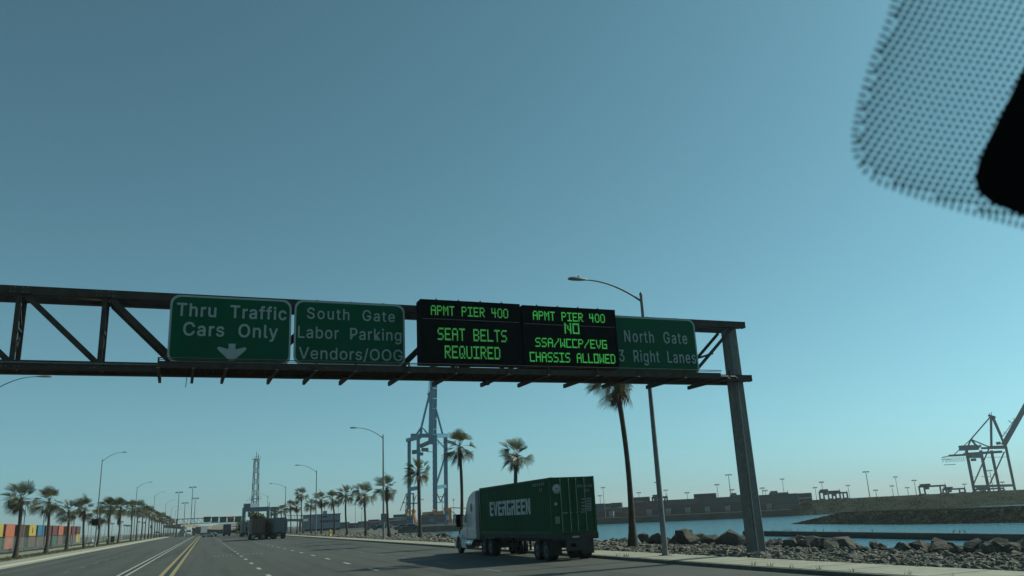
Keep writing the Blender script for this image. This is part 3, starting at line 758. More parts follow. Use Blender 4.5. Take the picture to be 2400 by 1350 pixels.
def palm(X, Y, zb, crown, rad, label, group, var, detail, tr=0.26):
    t = thing("palm_tree", label, "palm tree", (X, Y, zb), 0, group)
    c = Vector(crown)-Vector((X, Y, zb)); H = c.length
    mb = MB(); pts = []; rr = []; rnd = random.Random(int(X*7+Y*13)); bend = Vector((rnd.uniform(-.25,.25), rnd.uniform(-.1,.1), 0))
    nS = 14 if detail else 6
    for k in range(nS+1):
        f = k/nS; pts.append(c*f + bend*math.sin(f*PI))
        base = tr*(0.72-0.12*f) + tr*0.75*math.exp(-f*H/0.7)
        if detail: base *= 1+0.05*rnd.uniform(-1,1)
        if f > 0.9: base *= 1.25
        rr.append(base)
    mb.tube(pts, rr, 10 if detail else 6); mb.build("trunk", M_trunk, t)
    s = rad/2.15
    ms, jl, jd = VARS[var]
    if detail:
        boots = MB()
        for k in range(16):
            a = k*2.4; z0 = -0.1-0.05*k
            d = Vector((math.cos(a), math.sin(a), 0)); boots.beam(c+d*0.14+Vector((0,0,z0*1.6)), c+d*0.32+Vector((0,0,z0*1.6+0.22)), 0.07, 0.03)
        boots.build("leaf_boots", M_petiole, t)
        for me in ms:
            o = link("frond", me, t, c); o.scale = (s,s,s)
    else:
        o = link("crown", jl, t, c); o.scale = (s,s,s)
        o = link("dead_skirt", jd, t, c); o.scale = (s,s,s)
    return t
gpR, gpL = "palms along the rock bank on the right", "palms along the left verge"
RP = [(1484,1442,884,74,4,"tall palm beside the big lamp pole, its crown half hidden by the North Gate sign",24.3),
      (1217,1210,1068,41,0,"palm whose crown shows above the roof of the green container",25.3),
      (1081,1077,1047,43,1,"tall palm just right of the blue crane, behind the white cab",25.3),
      (985,980,1106,35,2,"palm in front of the left legs of the blue crane",25.3),
      (913,907,1143,32,4,"palm just right of the lamp pole with the notice plate",25.3),
      (858,854,1160,29,0,"palm just left of the lamp pole with the notice plate",25.3),
      (815,811,1160,26,2,"third palm to the left of the lamp pole with the notice plate, full crown",25.3),
      (783,779,1170,22,1,"palm just right of the yellow hydrant, before the pale office block's right half",25.3),
      (753,752,1171,20,4,"palm just right of the second lamp pole, before the office block",25.3),
      (730,729,1184,17,2,"short palm just left of the second right lamp pole",25.3),
      (711,706,1160,17,0,"slim palm standing taller than its neighbours near the footbridge",25.3),
      (696,695,1187,15,4,"palm just left of the slim tall one, before the footbridge",25.3),
      (682,681,1186,15,1,"palm just right of the grey container truck",25.3)]
for bx, cx, cy, r, v, lb, X in RP:
    Yp = row_y(bx, X, 0.2); c = atY(cx, cy, Yp+random.uniform(-.5,.5)); D = Yp/math.cos(math.atan2(X, Yp)-math.radians(20.7))
    D = float((RC.T @ (np.array((X,Yp,2))-EYE))[2])
    palm(X, Yp, 0.25 if Yp < 140 else 0.05, c, r*D/FPX*1.12, lb, gpR, v, r > 14, 0.25 if r < 80 else 0.27)
for bx, cx, cy, r in ((669,668,1192,12),(660,659,1196,12),(651,650,1198,11),(644,643,1199,10),(638,637,1201,9),(632,631,1203,8)):
    Yp = row_y(bx, 25.3); D = float((RC.T @ (np.array((25.3,Yp,2))-EYE))[2])
    palm(25.3, Yp, 0, atY(cx, cy, Yp), r*D/FPX*1.1, "small distant palm showing above the far container trucks", "far palms on the right", bx % 5, False, 0.32)
LP = [(35,50,1170,41,0,"nearest palm in the left row, at the left edge of the picture"),
      (107,115,1176,38,1,"second palm from the left edge, before the blue container"),
      (155,161,1200,30,2,"third palm from the left edge, its trunk before the end container stack"),
      (197,199,1192,30,4,"palm just left of the lamp pole with the dark box sign"),
      (228,234,1212,24,1,"palm just right of the lamp pole with the dark box sign, with brown skirt"),
      (254,259,1190,27,3,"full palm with a shaggy brown skirt beside the person in the vest"),
      (276,283,1191,27,3,"right one of the two full shaggy palms near the person in the vest"),
      (306,311,1192,22,1,"palm just left of the second visible left lamp pole"),
      (319,325,1192,20,0,"palm just right of the second visible left lamp pole"),
      (330,335,1198,18,2,"second palm right of the second visible left lamp pole"),
      (339,344,1200,17,4,"third palm right of the second visible left lamp pole")]
for bx, cx, cy, r, v, lb in LP:
    Yp = row_y(bx, -22.0, 0.15); D = float((RC.T @ (np.array((-22,Yp,2))-EYE))[2])
    palm(-22, Yp, 0.12, atY(cx, cy, Yp), r*D/FPX*1.1, lb, gpL, v, r > 17, 0.31)
for i, bx in enumerate((347,354,361,367,373,378,383,388,392,396,400,404,407)):
    Yp = row_y(bx, -22.0); D = float((RC.T @ (np.array((-22,Yp,2))-EYE))[2]); cy = 1203+ (bx-347)*0.38
    palm(-22, Yp, 0.05, atY(bx+3-i*0.15, cy+random.uniform(-3,3), Yp), (15-i*0.55)*D/FPX*1.1, "small palm in the dense far end of the left row", "far palms in the left row", i % 5, False, 0.4)

# ================================================================== CONTAINERS AND TRUCKS
def corrugated(mb, p0, p1, z0, z1, n, depth, inward):
    """wall from p0 to p1 (xy), trapezoid waves; inward = xy unit vector"""
    p0 = Vector((*p0,0)); p1 = Vector((*p1,0)); w_ = Vector((*inward,0))*depth
    pts = []
    for k in range(n):
        for f, o in ((0.0,0),(0.30,0),(0.50,1),(0.80,1)): pts.append(p0.lerp(p1,(k+f)/n) + w_*o)
    pts.append(p1)
    vs = [(p.x,p.y,z0) for p in pts]+[(p.x,p.y,z1) for p in pts]; m_ = len(pts)
    mb.add(vs, [(i,i+1,m_+i+1,m_+i) for i in range(m_-1)])
def container(parentlabel, loc, rz, m, W=2.5, L=12.2, H=2.85, detail=True, waves=38, group=None, name="shipping_container"):
    t = thing(name, parentlabel, "shipping container", loc, rz, group)
    hw = W/2; r = 0.13
    fr = MB()
    for sx in (-1,1):
        for y in (0, L):
            y0, y1 = (0,r) if y == 0 else (L-r, L)
            fr.box(sx*hw-(r if sx>0 else 0), y0, 0, sx*hw+(0 if sx>0 else r), y1, H)
        x0, x1 = (hw-0.09, hw-0.003) if sx>0 else (-hw+0.003, -hw+0.09)
        fr.box(x0, r, H-0.11, x1, L-r, H-0.003); fr.box(x0, r, 0.003, x1, L-r, 0.16)
    fr.box(-hw+r,0.003,H-0.14,hw-r,0.1,H-0.003); fr.box(-hw+r,0.003,0.003,hw-r,0.1,0.16)
    fr.box(-hw+r,L-0.1,H-0.14,hw-r,L-0.003,H-0.003); fr.box(-hw+r,L-0.1,0.003,hw-r,L-0.003,0.16)
    fr.build("frame", m, t)
    sd_ = MB(); corrugated(sd_, (-hw+0.02, r), (-hw+0.02, L-r), 0.16, H-0.11, waves, 0.05, (1,0)); sd_.build("side_wall", m, t)
    sd_ = MB(); corrugated(sd_, (hw-0.02, r), (hw-0.02, L-r), 0.16, H-0.11, waves, 0.05, (-1,0)); sd_.build("side_wall", m, t)
    sd_ = MB(); corrugated(sd_, (-hw+r, L-0.03), (hw-r, L-0.03), 0.16, H-0.14, 9, 0.04, (0,-1)); sd_.build("front_wall", m, t)
    MB().box(-hw+0.05,0.05,H-0.05,hw-0.05,L-0.05,H-0.02).build("roof", m, t)
    MB().box(-hw+0.1,0.11,0.02,hw-0.1,L-0.11,0.14).build("floor", M_chassis, t)
    for s in (-1, 1):
        x0, x1 = (-hw+r+.01,-0.012) if s < 0 else (0.012, hw-r-.01)
        d = MB(); zb_ = [0.17, 0.75, 0.82, 1.32, 1.39, 1.95, 2.02, H-0.15]
        for i in range(0,8,2): d.box(x0, 0.035 if i%4 else 0.035, zb_[i], x1, 0.075, zb_[i+1])
        for z in (zb_[1], zb_[3], zb_[5]): d.box(x0, 0.055, z, x1, 0.075, z+0.07)
        door = d.build("door", m, t)
        for fx in (0.18, 0.60):
            xx = s*(hw-r)*(fx if True else fx); 
            MB().tube([(xx,0.0,0.10),(xx,0.0,H-0.06)],0.022,6).build("lock_rod", mat("rod_grey",(0.22,0.26,0.25),0.5,0.5), door)
            for z in (0.25,1.0,H-0.35): MB().box(xx-.06,-0.012,z,xx+.06,0.034,z+.05).build("rod_bracket", m, door)
            MB().box(xx-.02,-0.035,1.02,xx+(0.32 if s<0 else -0.32) ,-0.025,1.06).build("handle", mat("rod_grey",(0.2,0.2,0.2)), door)
        for z in (0.35,1.0,1.7,2.4):
            MB().box(s*(hw-0.05)-.05,-0.01,z,s*(hw-0.05)+.05,0.0,z+.12).build("hinge", m, t)
    cc = MB()
    for sx in (-1,1):
        for y in (-0.004, L-0.17):
            for z in (-0.003, H-0.115): cc.box(sx*hw-(0.175 if sx>0 else 0.003), y, z, sx*hw+(0.003 if sx>0 else 0.175), y+0.178, z+0.12)
    cc.build("corner_castings", m, t)
    return t
def chassis(label, loc, rz, W=2.5, L=12.2, Z=1.3, group=None, white_flaps=False):
    t = thing("trailer_chassis", label, "trailer", loc, rz, group)
    f = MB()
    for sx in (-.42,.42): f.box(sx-.06,0.17,Z-0.42,sx+.06,L-0.26,Z-0.021)
    f.box(-W/2,0.0,Z-0.30,W/2,0.16,Z+0.008); f.box(-W/2,L-0.25,Z-0.2,W/2,L-0.05,Z-0.02)
    for y in (2,4,6,8,10): f.box(-.35,y,Z-.38,.35,y+.08,Z-.2); f.box(-W/2+.05,y+.5,Z-.16,-.49,y+.6,Z-.03); f.box(.49,y+.5,Z-.16,W/2-.05,y+.6,Z-.03)
    for sx in (-1,1): f.box(sx*(W/2-.1)-.05,.2,Z-.2,sx*(W/2-.1)+.05,L-.3,Z+.004)
    f.build("frame", M_chassis, t)
    b = MB(); b.box(-0.95,-0.02,0.48,0.95,0.06,0.58)
    for sx in (-.5,.5): b.box(sx-.04,0.0,0.585,sx+.04,0.06,Z-0.31)
    b.build("rear_bumper", M_chassis, t)
    MB().box(-.65,-0.01,Z-0.40,0.65,0.0,Z-0.305).build("lamp_bar", M_chassis, t)
    for sx in (-1,1):
        for k in range(2):
            MB().tube([(sx*(0.95-.2*k),-0.03,Z-0.16),(sx*(0.95-.2*k),-0.001,Z-0.16)],0.05,10,False).build("tail_light", mat("tail_red",(0.08,0.006,0.006),0.5), t)
        MB().box(sx*0.92-.34,0.62,0.28,sx*0.92+.34,0.635,Z-0.32).build("mudflap", M_cwhite if white_flaps else M_chassis, t)
        for y in (1.25, 2.5):
            tm = MB(); rm = MB()
            for off in (0, 0.30): wheel(tm, rm, sx*(W/2-0.17-off), y, 0.5, 0.5, 0.26, sx)
            wt = tm.build("wheel", M_tyre, t); rm.build("rim", M_rim, wt)
    MB().box(-.5,0.9,0.62,.5,2.9,Z-0.45).build("axle_bogie", M_chassis, t)
    for sx in (-1,1):
        g = MB(); g.box(sx*.55-.06,L-4.0,0.35,sx*.55+.06,L-3.88,Z-.2); g.box(sx*.55-.12,L-4.1,0.3,sx*.55+.12,L-3.8,0.34); g.build("landing_leg", M_chassis, t)
    return t
def tractor(label, loc, rz, m, W=2.45, group=None, daycab=False):
    """conventional cab tractor; origin at ground under the back of the sleeper, +y forward; frame runs back under the trailer"""
    t = thing("semi_truck", label, "truck", loc, rz, group)
    hw = W/2
    # sleeper + cab body, rounded by a stack of sections across x
    prof = [(0.0,0.95),(2.35,0.95),(3.05,1.05),(3.15,1.85),(2.92,2.05),(2.40,2.75),(2.15,3.25),(1.55,3.80),(0.75,4.08),(0.0,4.12)]
    secs = []
    cy = 1.4; cz = 2.4
    for x, k in ((-hw,0.93),(-hw+0.10,0.985),(-hw+0.28,1.0),(hw-0.28,1.0),(hw-0.10,0.985),(hw,0.93)):
        secs.append([(x, cy+(y-cy)*(k if y > 0.1 else 1), cz+(z-cz)*k) for y,z in prof])
    mb = MB(); n_ = len(prof); vs = [p for s_ in secs for p in s_]
    fs = [(i*n_+j, i*n_+(j+1)%n_, (i+1)*n_+(j+1)%n_, (i+1)*n_+j) for i in range(5) for j in range(n_)]
    fs += [tuple(range(n_-1,-1,-1)), tuple(range(5*n_, 6*n_))]
    mb.add(vs, fs, False); body = mb.build("cab_body", m, t); recalc(body.data)
    # hood
    hp = [(3.0,0.95),(4.95,0.80),(5.1,1.05),(5.0,1.45),(4.6,1.62),(3.05,1.92)]
    mb = MB(); vs = []; n_ = len(hp)
    for x, k in ((-0.86,0.9),(-0.76,1.0),(0.76,1.0),(0.86,0.9)): vs += [(x,y,1.3+(z-1.3)*k) for y,z in hp]
    fs = [(i*n_+j, i*n_+(j+1)%n_, (i+1)*n_+(j+1)%n_, (i+1)*n_+j) for i in range(3) for j in range(n_)] + [tuple(range(n_-1,-1,-1)), tuple(range(3*n_,4*n_))]
    mb.add(vs, fs); hd = mb.build("hood", m, t); recalc(hd.data)
    MB().box(-.6,5.06,0.85,.6,5.14,1.45).build("grille", M_chrome, t)
    MB().box(-hw,4.95,0.35,hw,5.2,0.72).build("front_bumper", m, t)
    for sx in (-1,1):
        # fender arch over the steer wheel
        P = []
        for k in range(11):
            a = PI*(1.05-1.1*k/10)
            P.append([(sx*(hw+0.02-ww), 4.15-math.cos(PI-a)*0.72*-1 if False else 4.15+math.cos(a)*0.74, 0.55+math.sin(a)*0.72) for ww in (0,0.42)])
        fm = MB(); fm.grid(P, True)
        side = [(sx*(hw+0.02), 4.15+math.cos(PI*(1.05-1.1*k/10))*0.74, 0.55+math.sin(PI*(1.05-1.1*k/10))*0.72) for k in range(11)]
        ins = [(sx*(hw+0.02), 4.15+math.cos(PI*(1.05-1.1*k/10))*0.60, 0.55+math.sin(PI*(1.05-1.1*k/10))*0.58) for k in range(11)]
        fm.add(side+ins, [(k,k+1,12+k,11+k) for k in range(10)])
        fm.build("fender", m, t)
        MB().box(sx*(hw-.12)-.14,2.35,0.40,sx*(hw-.12)+.14,3.38,0.94).build("side_step", m, t)
        MB().tube([(sx*(hw-.18),0.75,0.68),(sx*(hw-.18),2.25,0.68)],0.30,16).build("fuel_tank", M_chrome, t)
        for y in (1.05,1.95): MB().tube([(sx*(hw-.18),y,0.68),(sx*(hw-.18),y+.06,0.68)],0.308,16).build("tank_strap", M_chassis, t)
        # windows
        door = MB(); xs = sx*(hw-0.005)
        MB().poly([(sx*(hw+0.003),2.2,2.05),(sx*(hw+0.003),2.72,2.05),(sx*(hw+0.003),2.35,2.62),(sx*(hw+0.003),2.2,2.62)][::sx],(sx*0.008,0,0)).build("door_window", M_glassdark, body)
        MB().poly([(sx*(hw+0.003),0.75+0.26*math.cos(a)*.9+0.25,3.02+0.30*math.sin(a)) for a in [k*PI/5 for k in range(10)]],(sx*0.01,0,0)).build("sleeper_window", M_glassdark, body)
        MB().box(sx*hw-.003 if sx>0 else sx*hw-.012,1.98,1.05,sx*hw+.012 if sx>0 else sx*hw+.003,2.0,2.8).build("door_seam", M_chassis, body)
        MB().box(sx*hw-.002,2.05,1.55,sx*hw+sx*.03,2.3,1.62).build("door_handle", M_chrome, body)
        MB().tube([(sx*(hw+.05),0.12,1.3),(sx*(hw+.05),0.12,2.5)],0.02,6).build("grab_rail", M_chrome, t)
        # side fairing at the back of the sleeper
        MB().box(sx*hw-.02,-0.75,1.0,sx*hw+.02,-0.01,4.0).build("side_fairing", mat("fairing_grey",(0.05,0.07,0.07),0.5), t)
        mr = MB(); mr.tube([(sx*(hw+.02),2.6,2.55),(sx*(hw+.42),2.75,2.5)],.025,6); mr.tube([(sx*(hw+.02),2.6,1.85),(sx*(hw+.42),2.75,1.9)],.025,6)
        mr.box(sx*(hw+.42)-.14,2.68,1.78,sx*(hw+.42)+.14,2.80,2.62); mr.build("mirror", M_black, t)
        tm = MB(); rm = MB(); wheel(tm, rm, sx*(hw-.16), 4.15, 0.5, 0.5, 0.28, sx); wt = tm.build("wheel", M_tyre, t); rm.build("rim", M_rim, wt)
        for y in (-1.35, -2.65):
            tm = MB(); rm = MB()
            for off in (0,.3): wheel(tm, rm, sx*(hw-.16-off), y, 0.5, 0.5, 0.26, sx)
            wt = tm.build("wheel", M_tyre, t); rm.build("rim", M_rim, wt)
    MB().poly([(-hw+.25,2.95,2.08),(hw-.25,2.95,2.08),(hw-.35,2.46,2.74),(-hw+.35,2.46,2.74)],(0,0.03,0.01)).build("windscreen", M_glassdark, body)
    f = MB()
    for sx in (-.4,.4): f.box(sx-.05,-3.4,0.72,sx+.05,3.0,0.94)
    f.box(-.6,-2.9,0.45,.6,-1.1,0.70); f.box(-.45,-2.2,0.945,.45,-1.6,1.0); f.build("frame", M_chassis, t)
    MB().box(-hw+.1,-0.05,1.0,hw-.1,0.0,3.9).build("back_wall", m, t)
    return t
# --- the green container truck
TX, TY = 18.06, 40.2
tc_ = container("dark green container with white EVERGREEN lettering on the truck at the right kerb", (TX,TY,1.33), 0, M_cgreen, W=2.56, L=12.0, H=2.86)
hw = 1.28
sdl = Vector((0,-1,0))             # left side is read with +y running to the reader's left
GL_ = {'E':"111 100 100 111 100 100 111"}
ax_, up_ = Vector((0,-1,0)), Vector((0,0,1))
def px_on_side(x, y): p = atX(x, y, TX-hw); return p.y-TY, p.z-1.33
ya, za = px_on_side(1148, 1210); yb, zb = px_on_side(1243, 1204)
y_t, z_t = px_on_side(1148, 1177)
letters = "EVERGREEN"; n_ = len(letters); span = ya-yb; gap = 0.10; lw = (span-gap*(n_-1))/n_
ht_ = z_t-za
SH = {  # block capitals, drawn as polygons on a unit square (x to the right, y up)
 'E':[[(0,0),(1,0),(1,.2),(.38,.2),(.38,.42),(.95,.42),(.95,.6),(.38,.6),(.38,.8),(1,.8),(1,1),(0,1)]],
 'V':[[(0,1),(.32,0),(.68,0),(1,1),(.68,1),(.5,.32),(.32,1)]],
 'R':[[(0,0),(.36,0),(.36,.42),(.64,.42),(.64,0),(1,0),(1,1),(0,1),(0,.78),(.64,.78),(.64,.62),(0,.62)]],
 'G':[[(0,0),(1,0),(1,.5),(.5,.5),(.5,.34),(.66,.34),(.66,.2),(.36,.2),(.36,.8),(1,.8),(1,1),(0,1)]],
 'N':[[(0,0),(.34,0),(.34,.55),(.66,0),(1,0),(1,1),(.66,1),(.66,.45),(.34,1),(0,1)]]}
for i, c in enumerate(letters):
    mb = MB(); y0 = ya-i*(lw+gap)
    for pl in SH[c]:
        # polygons are cut into cells and laid on the corrugation crests
        mb.poly([(-hw+0.012, y0-px_*lw, za+pz_*ht_) for px_, pz_ in pl], (0.012,0,0))
    mb.build("lettering", M_cwhite, tc_)
def rear_px(x, y): p = atY(x, y, TY); return p.x-TX, p.z-1.33
def rear_text(s, x0, y0, x1, ytop, bold=0):
    a = rear_px(x0, y0); b = rear_px(x1, y0); tt = rear_px(x0, ytop)
    put_text(s, "lettering", mat("faded_white",(0.30,0.33,0.32),0.6), tc_, (a[0],-0.002,a[1]), (1,0,0), (0,0,1), b[0]-a[0], tt[1]-a[1], bold)
rear_text("EMCU 1461010", 1353, 1142.5, 1387.5, 1136)
rear_text("A2G1", 1368, 1152, 1382, 1146)
ya2, za2 = px_on_side(1249, 1141); yb2, _ = px_on_side(1276, 1139); _, zt2 = px_on_side(1249, 1136)
fw_ = mat("faded_white",(0.30,0.33,0.32),0.6)
put_text("161410", "lettering", fw_, tc_, (-hw-0.002, ya2, za2), (0,-1,0), (0,0,1), ya2-yb2, 0.16)
put_text("12", "lettering", fw_, tc_, (-hw-0.002, ya2-0.9, za2-0.28), (0,-1,0), (0,0,1), 0.4, 0.16)
c0 = (-0.885, rear_px(1301, 1146)[1]); rr_ = 0.24
MB().tube([(c0[0],0.032,c0[1]),(c0[0],0.020,c0[1])], rr_, 28, False).build("round_emblem", M_cwhite, tc_)
st = MB(); pts = []
for k in range(16):
    a = PI*k/8; r_ = rr_*(0.36 if k % 4 == 0 else (0.27 if k % 2 == 0 else 0.12)); pts.append((c0[0]+r_*math.sin(a), 0.014, c0[1]+r_*math.cos(a)))
st.poly(pts, (0,0.004,0))
for k in range(14):
    a = PI*(0.62+0.76*k/13); st.poly([(c0[0]+rr_*q*math.sin(a+e), 0.014, c0[1]+rr_*q*math.cos(a+e)) for q,e in ((.68,-.07),(.86,-.07),(.86,.07),(.68,.07))],(0,0.004,0))
st.build("emblem_star", M_cgreen, tc_)
c1 = rear_px(1303, 1181); MB().tube([(c1[0],0.032,c1[1]),(c1[0],0.022,c1[1])],0.085,16,False).build("round_sticker", fw_, tc_)
c1 = rear_px(1307, 1219); MB().box(c1[0]-.13,0.022,c1[1]-.18,c1[0]+.13,0.033,c1[1]+.18).build("document_plate", mat("plate_grey",(0.13,0.19,0.16),0.5), tc_)
dm_ = MB()
for r_, yy in enumerate((1170,1178,1186,1194)):
    a = rear_px(1364, yy); b = rear_px(1375, yy)
    for q in range(4): dm_.box(a[0]+q*0.06,0.022,a[1]-.03,a[0]+q*0.06+.035,0.034,a[1]+.035)
    for q in range(6):
        for h_ in (0,1): dm_.box(b[0]+q*0.05,0.022,b[1]-.07+h_*0.09,b[0]+q*0.05+.03,0.034,b[1]-.02+h_*0.09)
dm_.build("data_lines", fw_, tc_)
tch = chassis("black container chassis under the EVERGREEN container, wheels by the kerb", (TX,TY-0.1,0), 0, W=2.56, L=12.0, Z=1.32)
MB().box(-.32,-0.035,0.66,-.06,-0.02,0.84).build("number_plate", M_cwhite, tch)
MB().box(-.22,-0.035,1.12,.16,-0.02,1.2).build("number_plate", fw_, tch)
MB().box(-.62,-0.035,0.58,.62,-0.015,1.0).build("rear_panel", M_chassis, tch)
tractor("white conventional tractor pulling the EVERGREEN container along the right kerb", (TX-0.05,TY+12.95,0), 0, M_cab)
# --- far trucks: containers seen from behind
def far_truck(x0, x1, Y, m, lab, grp, rz=0.0, flaps=False, cab=True, mcab=None):
    a = atY(x0, 1255, Y); b = atY(x1, 1255, Y); X = (a.x+b.x)/2
    container(lab+" container on truck", (X,Y,1.33), rz, m, L=12.0, waves=14, group=grp)
    chassis(lab+" container's chassis, rear wheels towards the viewer", (X,Y-0.1,0), rz, group="chassis of the distant trucks", white_flaps=flaps)
    if cab:
        d = Vector((-math.sin(rz), math.cos(rz), 0))*12.95
        tractor("tractor hidden ahead of the "+lab.lower(), (X+d.x,Y+d.y,0), rz, mcab or M_cab, group="tractors of the distant trucks")
g_ = "container trucks queuing in the distance"
far_truck(592, 619, 180, cont_mat("brown", COLS['brown']), "dark brown with pale mudflaps", g_, 0.0, True)
far_truck(641, 671, 178, cont_mat("slate", COLS['slate']), "grey green, rightmost of the distant trucks,", g_, 0.10)
far_truck(569, 586, 262, cont_mat("grey", COLS['grey']), "pale grey, leftmost of the distant trucks,", g_, 0.0)
far_truck(617, 636, 225, cont_mat("rust", (0.10,0.04,0.025)), "reddish brown, between two other trucks,", g_, 0.0)
far_truck(524, 540, 330, cont_mat("navy", COLS['navy']), "dark navy, beneath the second gantry,", g_, 0.0)
# oncoming white truck with a grey container, and cars
Yo = 425; Xo = atY(442,1250,Yo).x
tractor("white oncoming tractor facing the camera left of the yellow line", (Xo,Yo+5,0), PI, M_cab)
container("pale grey container trailing behind the white oncoming tractor", (Xo+7,Yo+24,1.33), PI-0.25, cont_mat("palegrey",(0.12,0.14,0.16)), L=12.0, waves=14)
chassis("chassis carrying the pale grey container behind the oncoming tractor", (Xo+7,Yo+24,0), PI-0.25)
def car(label, loc, rz, m, group=None):
    t = thing("parked_car", label, "car", loc, rz, group)
    prof = [(-2.2,.45),(2.2,.45),(2.25,.75),(1.95,.88),(1.0,.98),(.35,1.42),(-.95,1.45),(-1.75,1.0),(-2.2,.95)]
    mb = MB(); n_ = len(prof); vs = []
    for x, k in ((-.88,.94),(-.75,1),(.75,1),(.88,.94)): vs += [(x,y,.7+(z-.7)*k) for y,z in prof]
    mb.add(vs, [(i*n_+j, i*n_+(j+1)%n_, (i+1)*n_+(j+1)%n_, (i+1)*n_+j) for i in range(3) for j in range(n_)]+[tuple(range(n_-1,-1,-1)), tuple(range(3*n_,4*n_))])
    b = mb.build("body", m, t); recalc(b.data)
    for sx in (-1,1):
        MB().poly([(sx*.885,.85,1.0),(sx*.885,.3,1.32),(sx*.885,-.9,1.34),(sx*.885,-1.5,1.02)][::sx],(sx*.006,0,0)).build("side_window", M_glassdark, t)
        for y in (1.35,-1.35):
            tm = MB(); rm = MB(); wheel(tm, rm, sx*.8, y, .33, .33, .2, sx); wt = tm.build("wheel", M_tyre, t); rm.build("rim", M_rim, wt)
    return t
car("white car far down the road beneath the overpass", (atY(487,1250,330).x,330,0), 1.3, M_cab)
car("white van-like car just right of the other white car under the overpass", (atY(497,1250,345).x,345,0), 1.4, M_cab)
tractor("white tractor parked head-on behind the left palms", (-27.5,row_y(368,-27.5),0.1), PI, M_cab)
p = atX(905,1230,46); car("white pickup parked in the yard behind the palms left of the blue crane", (60,p.y*1.3,-0.05), 1.4, mat("silver_car_paint",(.25,.26,.27),.4))
for i,px in enumerate((872,888,940,960)):
    Yp = row_y(px,50); car("dark parked car in the yard between the palms and the stacks", (50,Yp,-0.05), 1.5, mat("dark_car_paint",(.02,.025,.03),.4) if i%2 else mat("grey_car_paint",(.07,.075,.08),.4), "dark cars in the yard")

# ================================================================== LEFT CONTAINER STACKS
XC = -45.0
units = [(-6,8,'yellow','green'),(14,35,'orange','orange'),(47,59,'rust','rust'),(69,85,'yellow','rust'),(89,104,'blue','rust'),(108,121,'rust','maroon'),
         (124,135,'maroon','green'),(138,149,'orange','maroon'),(159,166,'orange','rust'),(169,177,'maroon','maroon'),(180,189,'rust','yellow')]
names = {'yellow':"yellow",'orange':"faded orange",'rust':"rusty red",'maroon':"dark maroon",'blue':"bright blue",'green':"green"}
def simple_container(name, label, loc, L, W, H, m, group, n=12):
    t = thing(name, label, "shipping container", loc, 0, group)
    mb = MB(); mb.box(-W+.04,0.04,0.0,-.07,L-.04,H-.03); mb.build("body", m, t)
    s_ = MB(); corrugated(s_, (0,.12), (0,L-.12), .15, H-.1, n, .06, (-1,0))
    s_.box(-.06,0,0,0.01,.12,H); s_.box(-.06,L-.12,0,0.01,L,H); s_.box(-.06,.12,H-.1,0.005,L-.12,H); s_.box(-.06,.12,0,0.005,L-.12,.15)
    s_.build("side_wall", m, t)
    return t
pos = ["at the left edge","behind the nearest left palm","between the first two palms","left of the second palm","just right of the yellow one","behind the second left palm",
       "right of the second left palm","just before the third left palm","behind the third left palm","right of the third left palm","at the right end of the row"]
for i, (x0, x1, top, low) in enumerate(units):
    ya_ = atX(x0, 1240, XC).y; yb_ = atX(x1, 1240, XC).y
    z0 = 0.35
    for k, c in enumerate((low, top)):
        o = simple_container("shipping_container", f"{names[c]} container {'on top' if k else 'at the bottom'} of stack {pos[i]}", (XC, ya_, z0+k*2.93), yb_-ya_, 2.44, 2.9, cont_mat(c, COLS[c]), "stacked containers beyond the left fence")
        if i == 3 and k == 1: MB().box(0.012,(yb_-ya_)*.45,0.7,0.02,(yb_-ya_)*.52,2.2).build("painted_stripe", M_black, o)
# ---- chain-link fence
fm_ = bpy.data.materials.new("chain_link_mesh"); fm_.use_nodes = True
t_ = fm_.node_tree; b_ = t_.nodes["Principled BSDF"]; b_.inputs["Base Color"].default_value = (.30,.34,.33,1); b_.inputs["Metallic"].default_value = .4; b_.inputs["Roughness"].default_value = .5
b_.inputs["Alpha"].default_value = 0.16
fence = thing("chain_link_fence", "long chain link fence behind the left palms before the containers", "fence", (-34.5,0,0.1))
Yf = 60.0
while Yf < 420:
    MB().tube([(0,Yf,0),(0,Yf,2.75)],0.04,6).build("fence_post", M_galv, fence)
    MB().box(-.006,Yf+.05,0.03,.006,Yf+5.95,2.6).build("mesh_panel", fm_, fence); Yf += 6.0
MB().tube([(0,60,2.66),(0,420,2.66)],0.03,6).build("top_rail", M_galv, fence)

# ================================================================== VERGE FURNITURE AND SMALL THINGS
def hydrant(loc, label, m, s=1.0):
    t = thing("fire_hydrant", label, "hydrant", loc)
    MB().tube([(0,0,0),(0,0,.06*s),(0,0,.08*s),(0,0,.6*s),(0,0,.66*s),(0,0,.78*s),(0,0,.84*s)],[.17*s,.17*s,.11*s,.11*s,.14*s,.10*s,.03*s],12).build("barrel", m, t)
    for d in ((1,0),(-1,0),(0,-1)): MB().tube([(0,0,.48*s),(d[0]*.2*s,d[1]*.2*s,.48*s)],.055*s,8).build("outlet", m, t)
    return t
g = ground(774, 1258); hydrant((22.6, row_y(774,22.6), .14), "yellow fire hydrant on the right sidewalk edge", M_ylw, 1.5)
def pedestal(loc, label, m):
    t = thing("valve_assembly", label, "valve", loc)
    for x in (-.5,.5): MB().tube([(x,0,0),(x,0,1.1)],.09,8).build("pipe", M_galv, t)
    MB().tube([(-.5,0,1.1),(.5,0,1.1)],.1,8).build("cross_pipe", m, t); MB().tube([(0,0,1.1),(0,0,1.6)],[.28,.2],10).build("valve_body", m, t)
    MB().tube([(-.3,0,1.75),(.3,0,1.75)],.05,6).build("handwheel", m, t)
    return t
p = ground(214, 1283); pedestal((-21.3, row_y(214,-21.3), .15), "white backflow valve standing beside the lamp pole with the box sign", M_cab)
